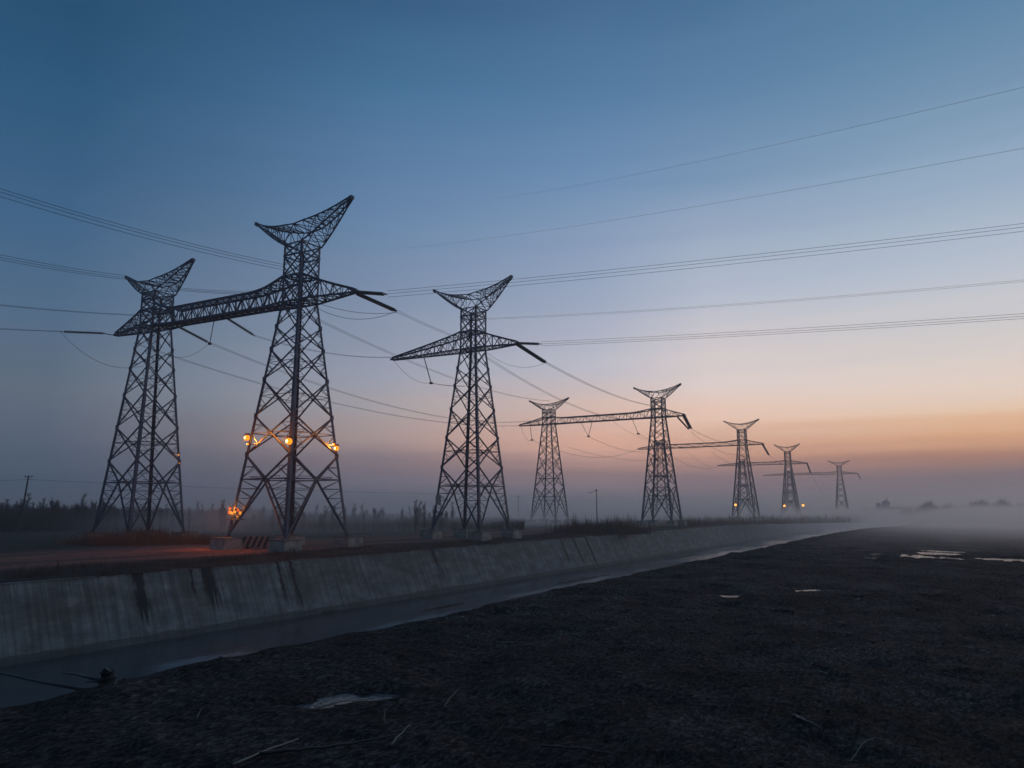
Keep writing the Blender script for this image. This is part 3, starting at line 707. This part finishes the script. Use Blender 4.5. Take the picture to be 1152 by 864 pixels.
def wall_part(ps, name):
    ysw = graded(-260, 2300, .9, .004, 40); vv = []; ff = []; k = len(ps)
    for y in ysw:
        j = (noise.noise(V(y * .25, 3, 0)) ) * .07
        for i, (x, z) in enumerate(ps): vv.append(V(x + (noise.noise(V(y * .6, i * 2.1, 5)) * .05), y, z + (j if i in (k - 3, k - 2) else 0)))
    for a in range(len(ysw) - 1):
        for i in range(k):
            ii = (i + 1) % k; ff.append((a * k + i, a * k + ii, (a + 1) * k + ii, (a + 1) * k + i))
    mb = MB(); mb.v = vv; mb.f = ff; return mb.build(name, m, rz=-TH, smooth=False)
nseg = 6
prof = [(-d_bot + 1.0, WZ - 1.0)] + [(-d_bot + (-d_top + d_bot) * t, WZ + (-.12 - WZ) * (t ** .95)) for t in [i / nseg for i in range(nseg + 1)]] + [(-d_top - .55, -.1), (-d_top - .9, WZ - 1.0)]
wl_ = wall_part(prof, 'canal_wall'); tag(wl_, kind='structure')

# ---------------------------------------------------------------- sticks and stalks on the mud
def gz(x, y): return float(near_z(np.array([[x]]), np.array([[y]]))[0, 0])
def stick(label, pts, r, m_, name='dry_stalk', grp=None, lift=.03):
    w = []
    for i, (px_, py_, h_) in enumerate(pts):
        c = on_plane(px_, py_, NZ + h_); fr = frame(c); c.z = max(gz(fr.x, fr.y) + lift + h_, NZ - .3) if h_ < .5 else c.z
        w.append(c)
    mb = MB(); fine = []
    for i in range(len(w) - 1):
        for j in range(4):
            fine.append(w[i].lerp(w[i + 1], j / 4) + V(uni(-1, 1), uni(-1, 1), uni(-.3, .6)) * r * .8)
    fine.append(w[-1]); o0 = w[0].copy(); mb.tube([p - o0 for p in fine], [r * (1 - .6 * i / (len(fine) - 1)) for i in range(len(fine))], 6)
    o = mb.build(name, m_, loc=o0, smooth=True); tag(o, label, 'stalk', grp); return o
stick('short pale stalk leaning up from the mud below the canal edge', [(222, 810, 0), (227, 799, .12)], .012, 'straw')
stick('pale stalk standing up right of the foreground puddle', [(500, 799, 0), (507, 789, .1), (515, 779, .2)], .013, 'straw')
stick('long pale stalk lying at the bottom left of the mud', [(262, 864, 0), (300, 847, .02), (336, 832, .03)], .014, 'straw')
stick('long brown stalk lying below the foreground puddle', [(352, 799, 0), (382, 793, .02), (414, 785, .03)], .02, 'straw')
stick('long dark branch lying at the bottom centre left', [(290, 852, .0), (350, 847, .02), (410, 838, .02), (452, 830, .05)], .022, 'darkstick', 'fallen_branch')
stick('short pale stalk beside the end of the dark branch', [(440, 843, 0), (449, 832, .06), (461, 821, .12)], .012, 'straw')
stick('curved pale stalk at the bottom right of the mud', [(957, 852, 0), (965, 838, .12), (972, 831, .16), (985, 831, .14), (1006, 842, .02)], .010, 'straw')
stick('dark half-buried branch right of the middle foreground', [(892, 806, 0), (905, 812, .03), (925, 820, .01)], .03, 'darkstick', 'fallen_branch')
stick('long dark root lying at the lower right', [(610, 842, 0), (650, 846, .01), (690, 853, .01)], .015, 'darkstick', 'fallen_branch')
stick('tiny bright flake of straw right of centre in the mud', [(920, 757, .01), (932, 760, .0)], .012, 'straw')
stick('thin pale twig left of the centre foreground', [(432, 817, 0), (433, 806, .1)], .009, 'straw')
# dead branches and stump at the canal edge, lower left
def wstick(label, pts, r, m_='darkstick'):
    w = [at(a, b_, y_) for a, b_, y_ in pts]; o0 = w[0].copy(); mb = MB(); mb.tube([p - o0 for p in w], [r * (1 - .5 * i / (len(w) - 1)) for i in range(len(w))], 6)
    o = mb.build('fallen_branch', m_, loc=o0, smooth=True); tag(o, label, 'branch'); return o
c0 = on_plane(118, 768, NZ + .05)
wstick('thin forked branch sticking out over the water from a stump', [(118, 766, c0.y), (100, 762, c0.y + .4), (84, 758, c0.y + .8), (70, 757, c0.y + 1.2)], .035)
wstick('short branch beside the forked one over the water', [(118, 768, c0.y), (108, 766.5, c0.y + .2), (96, 767, c0.y + .4)], .03)
wstick('long dark pole slanting into the water at the far left', [(100, 777, c0.y + .2), (50, 768, c0.y + .9), (0, 757, c0.y + 1.7), (-30, 751, c0.y + 2.2)], .03)
mb = MB(); rr_ = .14
pts = [V(0, 0, -.25), V(0.01, 0, -.05), V(0, .02, .08), V(-.02, 0, .19), V(0, 0, .22)]; mb.tube(pts, [.17, .16, .13, .12, .07], 9)
o = mb.build('tree_stump', 'darkstick', loc=c0 + V(.05, 0, .0)); tag(o, 'small black stump at the canal edge holding the forked branch', 'stump')

# litter of straw and clods over the mud: nobody could count it
mb = MB()
for i in range(17000):
    y_ = 5 + 55 * rnd() ** 1.7; x_ = uni(-DC, 70) * min(1, .25 + y_ / 40)
    if rnd() < .25: x_ = uni(-DC + .2, -DC + 2.5); y_ = uni(5, 60)
    if noise.noise(V(x_ * .25, y_ * .25, 0)) < -.05 and rnd() < .7: continue
    L = uni(.05, .26); a = uni(0, 6.28); z_ = NZ
    mb.v_q = None; p0 = V(x_, y_, 0); p1 = p0 + V(math.cos(a) * L, math.sin(a) * L, 0)
    mb.bar(p0, p1, uni(.004, .010), .002, 3, False)
xa = np.array([v_.x for v_ in mb.v]); ya = np.array([v_.y for v_ in mb.v]); za_ = near_z(xa[None, :], ya[None, :])[0]
for v_, zz in zip(mb.v, za_): v_.z += zz + .015
# a few upright tufts
for i in range(260):
    y_ = 6 + 60 * rnd() ** 1.3; x_ = uni(-DC + .2, 45) * min(1, .2 + y_ / 40)
    z_ = gz(x_, y_)
    for j in range(7):
        a = uni(0, 6.28); L = uni(.05, .17); mb.bar(V(x_ + uni(-.08, .08), y_ + uni(-.08, .08), z_ - .02), V(x_ + math.cos(a) * L * .6, y_ + math.sin(a) * L * .6, z_ + L), .009, .002, 3, False)
o = mb.build('straw_litter', simple('grey_straw', (.13, .112, .088), .9, 0, .5, 3), rz=-TH); tag(o, 'dull bits of straw and small tufts scattered over the near mud', 'straw', kind='stuff')
# clods of earth
mb = MB()
for i in range(4200):
    y_ = 5 + 60 * rnd() ** 1.5; x_ = uni(-DC - .3, 60) * min(1, .25 + y_ / 40)
    if rnd() < .3: x_ = -DC + uni(-.5, 1.0); y_ = uni(5, 110)
    r = uni(.008, .028) * (1 + y_ / 60); k0 = len(mb.v); mb.ball(V(x_, y_, 0), r, 6)
    for t in range(k0, len(mb.v)):
        d = mb.v[t] - V(x_, y_, 0); mb.v[t] = V(x_, y_, 0) + V(d.x * uni(.7, 1.4), d.y * uni(.7, 1.4), d.z * uni(.4, .9))
    mb.v[k0:] = [q_ for q_ in mb.v[k0:]]
    if not hasattr(mb, 'rng'): mb.rng = []
    mb.rng.append((k0, len(mb.v), x_, y_))
zz = near_z(np.array([[r[2] for r in mb.rng]]), np.array([[r[3] for r in mb.rng]]))[0]
for (a, b_, x_, y_), z_ in zip(mb.rng, zz):
    for t in range(a, b_): mb.v[t].z += z_ + .01
o = mb.build('earth_clods', MUD, rz=-TH); tag(o, 'loose dark clods of earth scattered over the near field', 'clods', kind='stuff')

# ---------------------------------------------------------------- reeds and grass on the far bank
def reeds(name, label, cat, m_, spots, n, hlo, hhi, w, spread=(1, 1), seed=1):
    random.seed(seed); mb = MB()
    for i in range(n):
        s_ = random.choice(spots); x_ = s_[0] + random.gauss(0, s_[2]); y_ = s_[1] + random.gauss(0, s_[3])
        hgt = uni(hlo, hhi) * (s_[4] if len(s_) > 4 else 1) * (.6 + .8 * abs(noise.noise(V(x_ * .3, y_ * .3, 2)))); lx, ly = random.gauss(0, .13) * hgt, random.gauss(0, .13) * hgt
        p0 = V(x_, y_, -.2); p1 = V(x_ + lx * .4, y_ + ly * .4, hgt * .6); p2 = V(x_ + lx, y_ + ly, hgt)
        mb.bar(p0, p1, w, w * .7, 3, False); mb.bar(p1, p2, w * .7, w * .15, 3, False)
    o = mb.build(name, m_, rz=-TH); tag(o, label, cat, kind='stuff'); return o
def fr_at(px, py): c = frame(on_plane(px, py, 0)); return c.x, c.y
sp_ = [(*fr_at(x, 613 - (x - 110) * .02), 4.5, 1.6, random.choice((.3, .5, .8, 1))) for x in range(105, 226, 6)]
reeds('dry_grass', 'rust coloured dry grass patch in front of the leftmost pylon', 'grass', 'redgrass', sp_, 7000, 1.4, 3.6, .06, seed=3)
sp_ = [(*fr_at(x, 600), 1.8, 2.2, random.choice((.6, 1, 1.25))) for x in range(634, 716, 4)]
reeds('reed_bed', 'dark upright reeds on the bank between the misty pylon and the bank edge pylon', 'reeds', 'reed', sp_, 1500, 1.8, 4.4, .12, seed=4)
sp_ = [(*fr_at(x, 590.5 - (x - 780) * .02), 2.5, 5, random.choice((.4, .8, 1.2))) for x in range(770, 960, 5)]
reeds('reed_bed', 'low ragged reeds along the far end of the bank', 'reeds', 'reed', sp_, 1500, 1.5, 4.0, .16, seed=5)
sp_ = [(-d_top - uni(.8, 12), y_, 1.0, 1.5, random.choice((.5, 1, 1.4))) for y_ in np.arange(10, 240, 2.5)]
reeds('verge_grass', 'short dead grass along the top of the canal wall', 'grass', 'reed', sp_, 9000, .2, .7, .05, seed=6)

# ---------------------------------------------------------------- bare wood on the left
def tree_proto(seed, h):
    random.seed(seed); root = empty('bare_tree', V(0, 0, 0)); tr = MB(); cr = MB()
    top = V(uni(-.3, .3), uni(-.3, .3), h); tr.tube([V(0, 0, -.3), V(uni(-.1, .1), uni(-.1, .1), h * .4), V(uni(-.2, .2), uni(-.2, .2), h * .75), top], [.16, .12, .07, .02], 6)
    tr.build('trunk', 'bark', root)
    for i in range(34):
        z = h * uni(.12, .98); a = uni(0, 6.28); L = h * uni(.10, .30) * (1.15 - z / h * .7); p0 = V(0, 0, z) * 1.0; p1 = p0 + V(math.cos(a) * L * .45, math.sin(a) * L * .45, L)
        cr.bar(p0, p1, .07, .03, 3, False)
        for j in range(9):
            t = uni(.2, 1); q0 = p0.lerp(p1, t); a2 = a + uni(-1.5, 1.5); l2 = L * uni(.25, .6); q1 = q0 + V(math.cos(a2) * l2 * .5, math.sin(a2) * l2 * .5, l2); cr.bar(q0, q1, .045, .015, 3, False)
            for k in range(2): t3 = uni(.3, 1); w0 = q0.lerp(q1, t3); a3 = uni(0, 6.28); cr.bar(w0, w0 + V(math.cos(a3) * .35, math.sin(a3) * .35, .6), .035, .012, 3, False)
    cr.build('crown', 'twig', root); return root
protos = [tree_proto(40 + i, 7.2 + .5 * i) for i in range(5)]
TL = 'slender bare tree in the dark wood along the left horizon'; TG = 'bare trees of the wood on the left'
random.seed(11); first = [True] * 5
def copy_tree(o):
    c = o.copy(); C.objects.link(c)
    for ch in o.children: d = ch.copy(); C.objects.link(d); d.parent = c
    return c
cnt = 0
while cnt < 220:
    px_ = uni(-40, 520); Y_ = uni(185, 235) if cnt % 3 else uni(235, 300)
    if px_ > 300 and rnd() < .35: continue
    i = random.randrange(5); p = at(px_, 560, Y_); o = protos[i] if first[i] else copy_tree(protos[i]); first[i] = False
    o.location = (p.x, p.y, 0); s_ = uni(.62, 1.0) * (1 if px_ < 130 else .8); o.scale = (s_ * 1.1, s_ * 1.1, s_); o.rotation_euler.z = uni(0, 6.28); tag(o, TL, 'tree', TG); cnt += 1
# the thicket behind them reads as one mass
def thicket(name, label, px0, px1, Y0, Y1, n, h0, h1, w, m_='twig', seed=2, clump=.03, thr=-.9, fan=5, taper=None):
    random.seed(seed); mb = MB(); i = 0
    while i < n:
        px_ = uni(px0, px1); Y_ = uni(Y0, Y1); c = at(px_, 565, Y_); q = noise.noise(V(c.x * clump, c.y * .01, 7)) + .5 * noise.noise(V(c.x * clump * 3.1, 3, 7))
        i += 1
        if q < thr: continue
        hgt = (h0 + (h1 - h0) * (.5 + .7 * q)) * uni(.7, 1.05) * (taper(px_) if taper else 1)
        for j in range(fan):
            a = uni(0, 6.28); r = hgt * .16; mb.bar(V(c.x, c.y, hgt * uni(0, .5) if j else -.2), V(c.x + math.cos(a) * r, c.y + math.sin(a) * r, hgt * uni(.65, 1)), w, w * .2, 3, False)
    o = mb.build(name, m_); tag(o, label, 'wood', kind='stuff')
thicket('thicket', 'dense leafless undergrowth behind the bare trees on the left', -80, 590, 200, 310, 17000, 4.4, 8.6, .12, clump=.06, taper=lambda p: 1.0 if p < 110 else max(.38, 1 - (p - 110) / 700))
thicket('distant_wood', 'far dim row of trees on the right horizon', 1012, 1400, 500, 620, 4200, 4, 15, .35, seed=5, clump=.09, thr=-.15, fan=7, taper=lambda p: min(1, .35 + (p - 1012) / 50) * (.6 + .5 * abs(math.sin(p * .11)) * abs(math.sin(p * .037 + 1))))
thicket('distant_wood', 'low faint tree belt behind the right end of the pylon row', 480, 1050, 800, 900, 1800, 4, 9, .6, seed=6, clump=.02, thr=-.2, fan=6)

# ---------------------------------------------------------------- poles, street lamp, building
def upole(label, px, ytop, Y, lean, name='utility_pole', arm=True, cat='pole', r=.14):
    c = at(px, ytop, Y); root = empty(name, V(c.x, c.y, 0)); tag(root, label, cat)
    top = V(lean, 0, c.z); mb = MB(); mb.tube([V(0, 0, -.3), top * .5, top], [r * 1.2, r, r * .8], 8); mb.build('pole', 'pole', root)
    if arm:
        mb = MB(); mb.bar(top + V(-.9, 0, -.35), top + V(.9, 0, -.25), .14); mb.build('crossarm', 'pole', root)
        for x in (-.8, 0, .8): mb = MB(); mb.tube([top + V(x, 0, -.3), top + V(x, 0, -.1), top + V(x, 0, .1)], [.07, .11, .05], 6); mb.build('insulator', 'insul_brown', root)
    return root, root.location + top
_, t1 = upole('dark leaning utility pole above the wood at the far left', 27.5, 535, 175, 1.0, r=.2)
_, t2 = upole('thin faint pole in the mist between the lone pylon and the misty pylon', 583, 558, 330, 0, r=.14)
lp, t3 = upole('street lamp with one short arm to the left, standing in the mist', 671, 552, 215, 0, 'street_lamp', False, 'street lamp', .13)
mb = MB(); mb.tube([t3 - lp.location + V(.25, 0, .1), t3 - lp.location + V(-.9, 0, -.15), t3 - lp.location + V(-1.6, 0, -.55)], [.07, .06, .05], 6); mb.build('arm', 'pole', lp)
mb = MB(); mb.box(t3 - lp.location + V(-1.9, 0, -.62), (.8, .3, .16)); mb.build('lamp_head', 'gusset', lp)
mb = MB(); mb.box(t3 - lp.location + V(0, 0, .1), (.4, .4, .5)); mb.build('cap_box', 'gusset', lp)
bundle('faint low wire running right from the leaning utility pole', t1 - V(0, 0, .9), at(540, 556, 230), .6, 1, 0, .03, 'thin low wires at the left')
bundle('faint low wire running left from the leaning utility pole', t1 - V(0, 0, .9), at(-80, 540, 160), .3, 1, 0, .03, 'thin low wires at the left')
c = at(996, 560, 760); br_ = empty('grain_silo', V(c.x, c.y, 0)); tag(br_, 'pale hazy silo building with a thin mast on the right horizon', 'silo')
mb = MB(); mb.tube([V(0, 0, -1), V(0, 0, 11)], 3.6, 16); mb.tube([V(0, 0, 11), V(0, 0, 13)], [3.7, .4], 16); mb.build('tank', 'building', br_)
mb = MB(); mb.tube([V(-6.4, 2, -1), V(-6.4, 2, 9)], 2.6, 14); mb.tube([V(-6.4, 2, 9), V(-6.4, 2, 10.6)], [2.7, .3], 14); mb.build('tank', 'building', br_)
mb = MB(); mb.bar(V(1.5, 0, 12), V(1.5, 0, 17), .35); mb.bar(V(-3, 1, 9.5), V(0, 0, 12), .5); mb.build('mast', 'gusset', br_)

# ---------------------------------------------------------------- haze and mist
def volbox(name, lo, hi, m_, label):
    mb = MB(); mb.box([(a + b_) / 2 for a, b_ in zip(lo, hi)], [b_ - a for a, b_ in zip(lo, hi)]); o = mb.build(name, m_); tag(o, label, name.replace('_', ' '), kind='stuff'); return o
m, nt = mat('haze_air'); vp = nd(nt, 'ShaderNodeVolumePrincipled', Density=.0006, Anisotropy=.55); vp.inputs['Color'].default_value = (.97, .93, .93, 1)
o = nt.nodes.new('ShaderNodeOutputMaterial'); nt.links.new(vp.outputs[0], o.inputs['Volume'])
volbox('haze', (-9050, -3050, -8.2), (9050, 12050, 75), m, 'thin even dusk haze over the whole plain')
m, nt = mat('ground_mist_air'); tc = nt.nodes.new('ShaderNodeTexCoord'); sx = nt.nodes.new('ShaderNodeSeparateXYZ'); nt.links.new(tc.outputs['Object'], sx.inputs[0])
def falloff(z0, k): return mth(nt, 'POWER', 2.718, mth(nt, 'MULTIPLY', mth(nt, 'MAXIMUM', mth(nt, 'ADD', sx.outputs[2], -z0), 0), -k))
def smooth(src, a, b_, lo=0.0, hi=1.0):
    n = nd(nt, 'ShaderNodeMapRange'); n.interpolation_type = 'SMOOTHSTEP'
    for k, v_ in ((1, a), (2, b_), (3, lo), (4, hi)): n.inputs[k].default_value = v_
    nt.links.new(src, n.inputs[0]); return n.outputs[0]
dd = mth(nt, 'ADD', mth(nt, 'MULTIPLY', sx.outputs[0], N.x), mth(nt, 'MULTIPLY', sx.outputs[1], N.y))      # distance across the canal
wide = mth(nt, 'MULTIPLY', mth(nt, 'MULTIPLY', falloff(3.0, .55), smooth(mth(nt, 'SUBTRACT', sx.outputs[1], dd), 90, 420)), .0065)
close = mth(nt, 'MULTIPLY', mth(nt, 'MULTIPLY', falloff(3.0, .95), smooth(sx.outputs[1], 34, 105)), mth(nt, 'MULTIPLY', smooth(dd, -6, 15, 1.0, 0.0), .075))
behind = mth(nt, 'MULTIPLY', mth(nt, 'MULTIPLY', falloff(3.0, .4), smooth(sx.outputs[1], 125, 210)), mth(nt, 'MULTIPLY', smooth(sx.outputs[0], -112, -68), mth(nt, 'MULTIPLY', smooth(dd, 95, 125), .022)))
mn = nd(nt, 'ShaderNodeTexNoise', Scale=1.0, Detail=2.0, Roughness=.5); mp = nd(nt, 'ShaderNodeMapping'); mp.inputs['Scale'].default_value = (.012, .012, .12)
nt.links.new(tc.outputs['Object'], mp.inputs[0]); nt.links.new(mp.outputs[0], mn.inputs['Vector'])
nr = nd(nt, 'ShaderNodeMapRange'); nr.inputs[1].default_value = .35; nr.inputs[2].default_value = .65; nr.inputs[3].default_value = .35; nr.inputs[4].default_value = 1.5; nt.links.new(mn.outputs[0], nr.inputs[0])
dens = mth(nt, 'MULTIPLY', nr.outputs[0], mth(nt, 'ADD', mth(nt, 'ADD', wide, close), behind))
vp = nd(nt, 'ShaderNodeVolumePrincipled', Anisotropy=.55); vp.inputs['Color'].default_value = (.99, .95, .94, 1); nt.links.new(dens, vp.inputs['Density'])
o = nt.nodes.new('ShaderNodeOutputMaterial'); nt.links.new(vp.outputs[0], o.inputs['Volume'])
try: m.cycles.volume_step_rate = 1.0
except Exception: pass
volbox('ground_mist', (-400, 35, -7.1), (1500, 1700, 12.5), m, 'low pale mist lying over the far fields')

# ---------------------------------------------------------------- sky
W = bpy.data.worlds.new('World'); S.world = W; W.use_nodes = True; nt = W.node_tree; nt.nodes.clear()
def s2l(c): return tuple(((x / 255) / 12.92 if x / 255 < .04045 else ((x / 255 + .055) / 1.055) ** 2.4) for x in c)
SUN_AZ = math.radians(52)
def elev(px, py):
    rx, rz = ratio(px, py); return math.degrees(math.atan2(rz, math.hypot(rx, 1)))
# photographed sky colours: column (px) -> [(row, colour)]
SKYC = {55: [(2, (32, 77, 112)), (100, (38, 86, 122)), (190, (51, 93, 130)), (252, (61, 100, 137)), (350, (78, 107, 137)), (442, (98, 112, 129)), (500, (87, 103, 124)), (530, (76, 97, 118)), (552, (54, 90, 113))], 236: [(2, (43, 86, 123)), (100, (55, 98, 135)), (200, (72, 109, 146)), (350, (108, 128, 154)), (441, (132, 142, 157)), (490, (130, 126, 136)), (531, (106, 106, 120)), (552, (104, 101, 121))], 425: [(2, (50, 92, 130)), (100, (67, 112, 152)), (250, (103, 135, 172)), (342, (130, 147, 174)), (426, (162, 167, 184)), (460, (178, 170, 174)), (492, (187, 164, 160)), (525, (142, 125, 133)), (555, (136, 129, 148))], 670: [(2, (65, 104, 144)), (100, (80, 122, 162)), (202, (108, 143, 181)), (341, (160, 173, 198)), (412, (198, 198, 211)), (455, (231, 202, 191)), (502, (249, 191, 165)), (515, (230, 177, 159)), (532, (175, 136, 129)), (552, (175, 145, 154))], 800: [(2, (68, 110, 148)), (100, (89, 129, 166)), (200, (120, 150, 184)), (328, (182, 192, 210)), (431, (238, 221, 216)), (472, (255, 215, 193)), (512, (231, 170, 140)), (535, (160, 126, 129)), (555, (174, 132, 134))], 1080: [(2, (86, 128, 163)), (90, (108, 144, 176)), (208, (148, 173, 198)), (302, (188, 198, 213)), (380, (217, 213, 213)), (432, (243, 224, 212)), (461, (251, 217, 187)), (487, (245, 186, 138)), (516, (194, 133, 103)), (537, (127, 103, 107)), (552, (112, 90, 98))]}
RAMP_GAIN = 1.0
tc = nt.nodes.new('ShaderNodeTexCoord'); nm = nt.nodes.new('ShaderNodeVectorMath'); nm.operation = 'NORMALIZE'; nt.links.new(tc.outputs['Generated'], nm.inputs[0])
sx = nt.nodes.new('ShaderNodeSeparateXYZ'); nt.links.new(nm.outputs[0], sx.inputs[0])
el = mth(nt, 'MULTIPLY', mth(nt, 'ARCSINE', sx.outputs[2]), 57.2958)
# faint cloud streaks bend the bands a little
mp = nt.nodes.new('ShaderNodeMapping'); mp.inputs['Scale'].default_value = (1.3, 1.3, 34); nt.links.new(nm.outputs[0], mp.inputs[0])
cn = nd(nt, 'ShaderNodeTexNoise', Scale=1.6, Detail=5.0, Roughness=.55); nt.links.new(mp.outputs[0], cn.inputs['Vector'])
el2 = mth(nt, 'ADD', el, mth(nt, 'MULTIPLY', mth(nt, 'SUBTRACT', cn.outputs[0], .5), 2.4))
fac = mth(nt, 'DIVIDE', mth(nt, 'ADD', el2, 2), 62, True)
outs = []
xs_ = sorted(SKYC)
for x_ in xs_:
    stops = sorted([((elev(x_, y) + 2) / 62, s2l(c)) for y, c in SKYC[x_]])
    t = stops[-1][1]; stops.append((.99, tuple(a * .6 for a in t)))
    outs.append(rampn(nt, fac, stops, 'LINEAR').outputs[0])
az = mth(nt, 'MULTIPLY', mth(nt, 'ARCTAN2', sx.outputs[0], sx.outputs[1]), 57.2958)
def azd(x_): return math.degrees(math.atan(ratio(x_, 450)[0]))
def mr(src, a, b_):
    n = nt.nodes.new('ShaderNodeMapRange'); n.inputs[1].default_value = a; n.inputs[2].default_value = b_; nt.links.new(src, n.inputs[0]); return n.outputs[0]
col = outs[0]
for i in range(1, len(xs_)): col = mixc(nt, mr(az, azd(xs_[i - 1]), azd(xs_[i])), col, outs[i])
# past the glow and behind the camera the sky darkens again
kb = mth(nt, 'MULTIPLY', mr(az, 75, 150), 1.0); col = mixc(nt, kb, col, outs[0])
sky = nt.nodes.new('ShaderNodeTexSky'); sky.sky_type = 'NISHITA'; sky.sun_disc = False; sky.sun_elevation = math.radians(.5); sky.sun_rotation = SUN_AZ; sky.air_density = 1.5; sky.dust_density = 3
bg = nd(nt, 'ShaderNodeBackground', Strength=1.0); nt.links.new(col, bg.inputs[0]); bg2 = nd(nt, 'ShaderNodeBackground', Strength=.02); nt.links.new(sky.outputs[0], bg2.inputs[0])
ad = nt.nodes.new('ShaderNodeAddShader'); nt.links.new(bg.outputs[0], ad.inputs[0]); nt.links.new(bg2.outputs[0], ad.inputs[1])
o = nt.nodes.new('ShaderNodeOutputWorld'); nt.links.new(ad.outputs[0], o.inputs[0])
# last warm glow of the sun from beyond the right edge
L = bpy.data.lights.new('sun', 'SUN'); L.energy = .2; L.angle = math.radians(12); L.color = (1, .62, .4)
so = bpy.data.objects.new('sun', L); C.objects.link(so)
d = V(math.sin(SUN_AZ) * math.cos(math.radians(3)), math.cos(SUN_AZ) * math.cos(math.radians(3)), math.sin(math.radians(3)))
so.rotation_euler = d.to_track_quat('Z', 'Y').to_euler(); so.location = (60, 40, 60)

# ---------------------------------------------------------------- camera and output
cam = bpy.data.cameras.new('camera'); co = bpy.data.objects.new('camera', cam); C.objects.link(co); S.camera = co
cam.sensor_width = 36; cam.lens = 36 * F / 1152; cam.clip_end = 20000; cam.clip_start = .1
co.location = (0, 0, H); co.rotation_euler = (math.pi / 2 + P, 0, 0)
S.view_settings.view_transform = 'Standard'; S.view_settings.look = 'None'; S.view_settings.exposure = 0; S.view_settings.gamma = 1; S.view_settings.use_curve_mapping = False
S.render.resolution_x = 1024; S.render.resolution_y = 768
S.cycles.volume_bounces = 3; S.cycles.max_bounces = 6; S.cycles.volume_max_steps = 96
